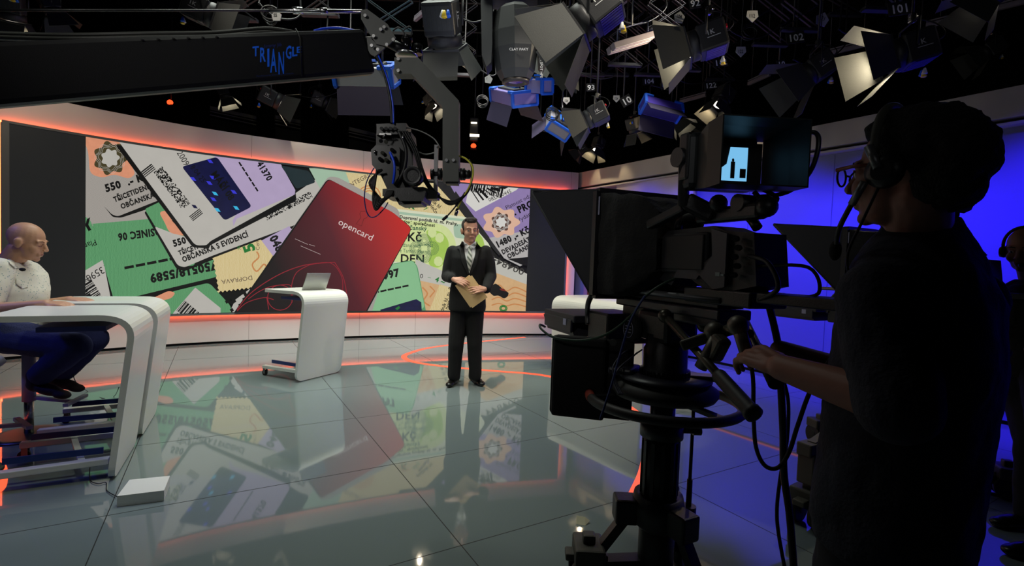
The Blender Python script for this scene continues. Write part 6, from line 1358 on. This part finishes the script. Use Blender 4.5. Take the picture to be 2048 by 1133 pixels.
# ---- pipes, rails and pantographs
def rail(p, q, label, w_=.05, h_=.09, m=None, name='rail', cat='rail', group=None):
    b = MB(); b.bar(p, q, w_, h_, bev=.004); b.bar(p+Vector((0, 0, h_*.9)), q+Vector((0, 0, h_*.9)), w_*.7, h_*.3); tag(b.build(name, m or mat('rail_grey', (78, 74, 80), .5, metal=.3, noise=.1)), label, cat, group)
up5 = 5.42
GRP = 'horizontal rig pipes'
for k in range(9):
    y = 2.0+k*1.0; b = MB(); b.cyl((-8, y, up5), (8, y, up5), .024, n=8); tag(b.build('rig_pipe', BLACK), 'black horizontal pipe of the overhead lighting grid', 'pipe', GRP)
for k in range(9):
    x = -6+k*1.5; b = MB(); b.cyl((x, .6, up5+.06), (x, 12, up5+.06), .02, n=8); tag(b.build('rig_pipe', BLACK), 'black horizontal pipe of the overhead lighting grid', 'pipe', GRP)
TRK = mat('track_grey', (120, 112, 124), .5, noise=.1)
def track(x0, y0, x1, y1, z, label):
    for q in (.2, .8): pass
    p, q = pz(x0, y0, z), pz(x1, y1, z); t = thing('curtain_track', label, 'track', p, world=True)
    b = MB(); b.bar(p, q, .04, .045, bev=.004); b.bar(p+Vector((0, 0, .04)), q+Vector((0, 0, .04)), .028, .014); b.build('track_profile', TRK, t)
    for k in (.15, .85): v = p.lerp(q, k); b = MB(); b.cyl(v, (v.x, v.y, 7.01), .005, n=6); b.build('suspension_wire', BLACK, t)
track(1360, 204, 1412, 190, 3.9, 'curtain track section left of number 122'); track(1497, 168, 1540, 148, 3.9, 'curtain track section under number 102'); track(1646, 110, 1742, 86, 3.9, 'curtain track section between numbers 102 and 101'); track(1852, 52, 2060, 0, 3.9, 'longest curtain track section below number 111')
track(1205, 34, 1262, -6, 4.6, 'light rail above the large 1K lamp'); track(830, 40, 890, -10, 4.4, 'light rail behind the lamp right of the crane head')
for (x0, y0, x1, y1, l) in ((420, 216, 512, 236, 'pale drape rails above the left half of the screen'), (550, 234, 600, 244, 'pale drape rails above the middle of the screen'), (698, 258, 750, 270, 'pale drape rails left of the crane camera')):
    t = thing('drape_rail', l, 'rail', at(x0, y0, 9.6), world=True)
    for k in range(3):
        b = MB(); b.bar(at(x0, y0+k*7, 9.6), at(x1, y1+k*7, 10.2), .03, .02+.05*(k == 0)); b.build('rail_bar', mat('drape_rail_grey', (92, 94, 92), .5), t)
    b = MB(); b.prism([at(x0, y0+20, 9.62), at(x1, y1+20, 10.22), at(x1, y1+60, 10.22), at(x0, y0+60, 9.62)], (0, .03, 0)); b.build('drape', mat('drape_dark_green', (18, 20, 19), .95), t)
    for x_, y_, d_ in ((x0, y0, 9.6), (x1, y1, 10.2)): p = at(x_, y_, d_); b = MB(); b.cyl(p, (p.x, p.y, 6.9), .008, n=6); b.build('suspension_wire', BLACK, t)
def pantograph(x, y, d, w_, n, hh, m, label, ztop=5.4):
    c = at(x, y, d); t = thing('pantograph', label, 'hanger', c, world=True, group='scissor hangers of the lighting grid'); b = MB()
    h = (ztop-c.z)/n
    for k in range(n):
        z0, z1 = c.z+k*h, c.z+(k+1)*h
        for o_ in (-.03, .03):
            b.bar((c.x-w_/2, c.y+o_, z0), (c.x+w_/2, c.y+o_, z1), .004, .022, up=(0, 1, 0)); b.bar((c.x+w_/2, c.y+o_, z0), (c.x-w_/2, c.y+o_, z1), .004, .022, up=(0, 1, 0))
    b.build('scissor_arms', m, t); b = MB(); b.bar((c.x-w_/2, c.y, c.z), (c.x+w_/2, c.y, c.z), .06, .03); b.build('foot_bar', m, t)
TEAL_ = mat('teal_scissor', (16, 58, 70), .5); SCB = mat('dark_scissor', (30, 30, 38), .5)
pantograph(778, 62, 4.6, .42, 7, .1, TEAL_, 'teal scissor hanger behind the crane head')
for k, (x, y, d) in enumerate(((1300, 150, 6.0), (1180, 150, 6.4), (1540, 90, 5.4), (1600, 60, 5.0), (1770, 20, 4.2), (640, 30, 5), (1440, 160, 6.6), (1010, 10, 4.4), (1250, 130, 5.6), (920, 150, 6.2), (1370, 140, 6.0), (1090, 140, 5.6), (1690, 30, 5.6), (480, 40, 5.4), (1230, 150, 6.8), (1330, 60, 5.2))):
    pantograph(x, y, d, .38, 6, .1, SCB, 'dark scissor hanger of the overhead lighting grid')
for k, (x, y, d, r_) in enumerate(((1200, 12, 4.4, .09), (1640, 100, 5.0, .08), (965, 200, 6.0, .07), (920, 96, 4.6, .08), (540, 25, 3.6, .06), (1105, 225, 6.0, .08), (1500, 60, 5.4, .08))):
    c = at(x, y, d); b = MB(); 
    for j in range(3): b.torus(c+Vector((0, .01*j, -.015*j)), r_, .006, (.3*j-.2, 1, .1*j), 22, 6, 1, .8)
    b.cyl(c+Vector((0, 0, r_*.8)), (c.x, c.y, 5.4), .004); tag(b.build('cable_coil', RUBBER), ('coiled cable above the large 1K lamp', 'coiled cable right of number 102', 'coiled cable hanging right of the crane arm bend', 'coiled cable right of the spotlight with coloured cups', 'coiled cable above the end of the crane beam', 'coiled cable beside the tilted soft light', 'coiled cable below white tag 112')[k], 'cable')

for k, (x0, y0, x1, y1, d, sag) in enumerate(((395, 10, 470, 8, 3.8, 14), (520, 8, 600, 30, 4.2, 18), (655, 60, 700, 90, 5.0, 12), (905, 20, 985, 25, 4.8, 22), (930, 100, 990, 150, 5.6, 14), (1060, 20, 1120, 10, 4.6, 26), (1140, 130, 1230, 150, 5.8, 16), (1230, 30, 1330, 20, 5.2, 24), (1290, 120, 1390, 130, 6.0, 18), (1460, 60, 1560, 50, 5.4, 22), (1590, 120, 1690, 90, 5.2, 22), (1680, 60, 1770, 40, 4.6, 20), (1840, 90, 1930, 60, 4.8, 20), (600, 190, 680, 180, 8.0, 10), (1080, 260, 1160, 240, 7.2, 12), (1360, 160, 1430, 150, 6.6, 12))):
    a_0, a_1 = at(x0, y0, d), at(x1, y1, d+.2); m_ = at((x0+x1)/2, (y0+y1)/2+sag, d+.1)
    b = MB(); b.tube(smooth_path([Vector((a_0.x, a_0.y, 5.44)), a_0+Vector((0, 0, .2)), a_0, m_, a_1, a_1+Vector((0, 0, .25)), Vector((a_1.x, a_1.y, 5.44))], 6), .008, 6); tag(b.build('power_cable', RUBBER), 'black power cable sagging between lamps of the overhead rig', 'cable', 'power cables sagging in the lighting rig')
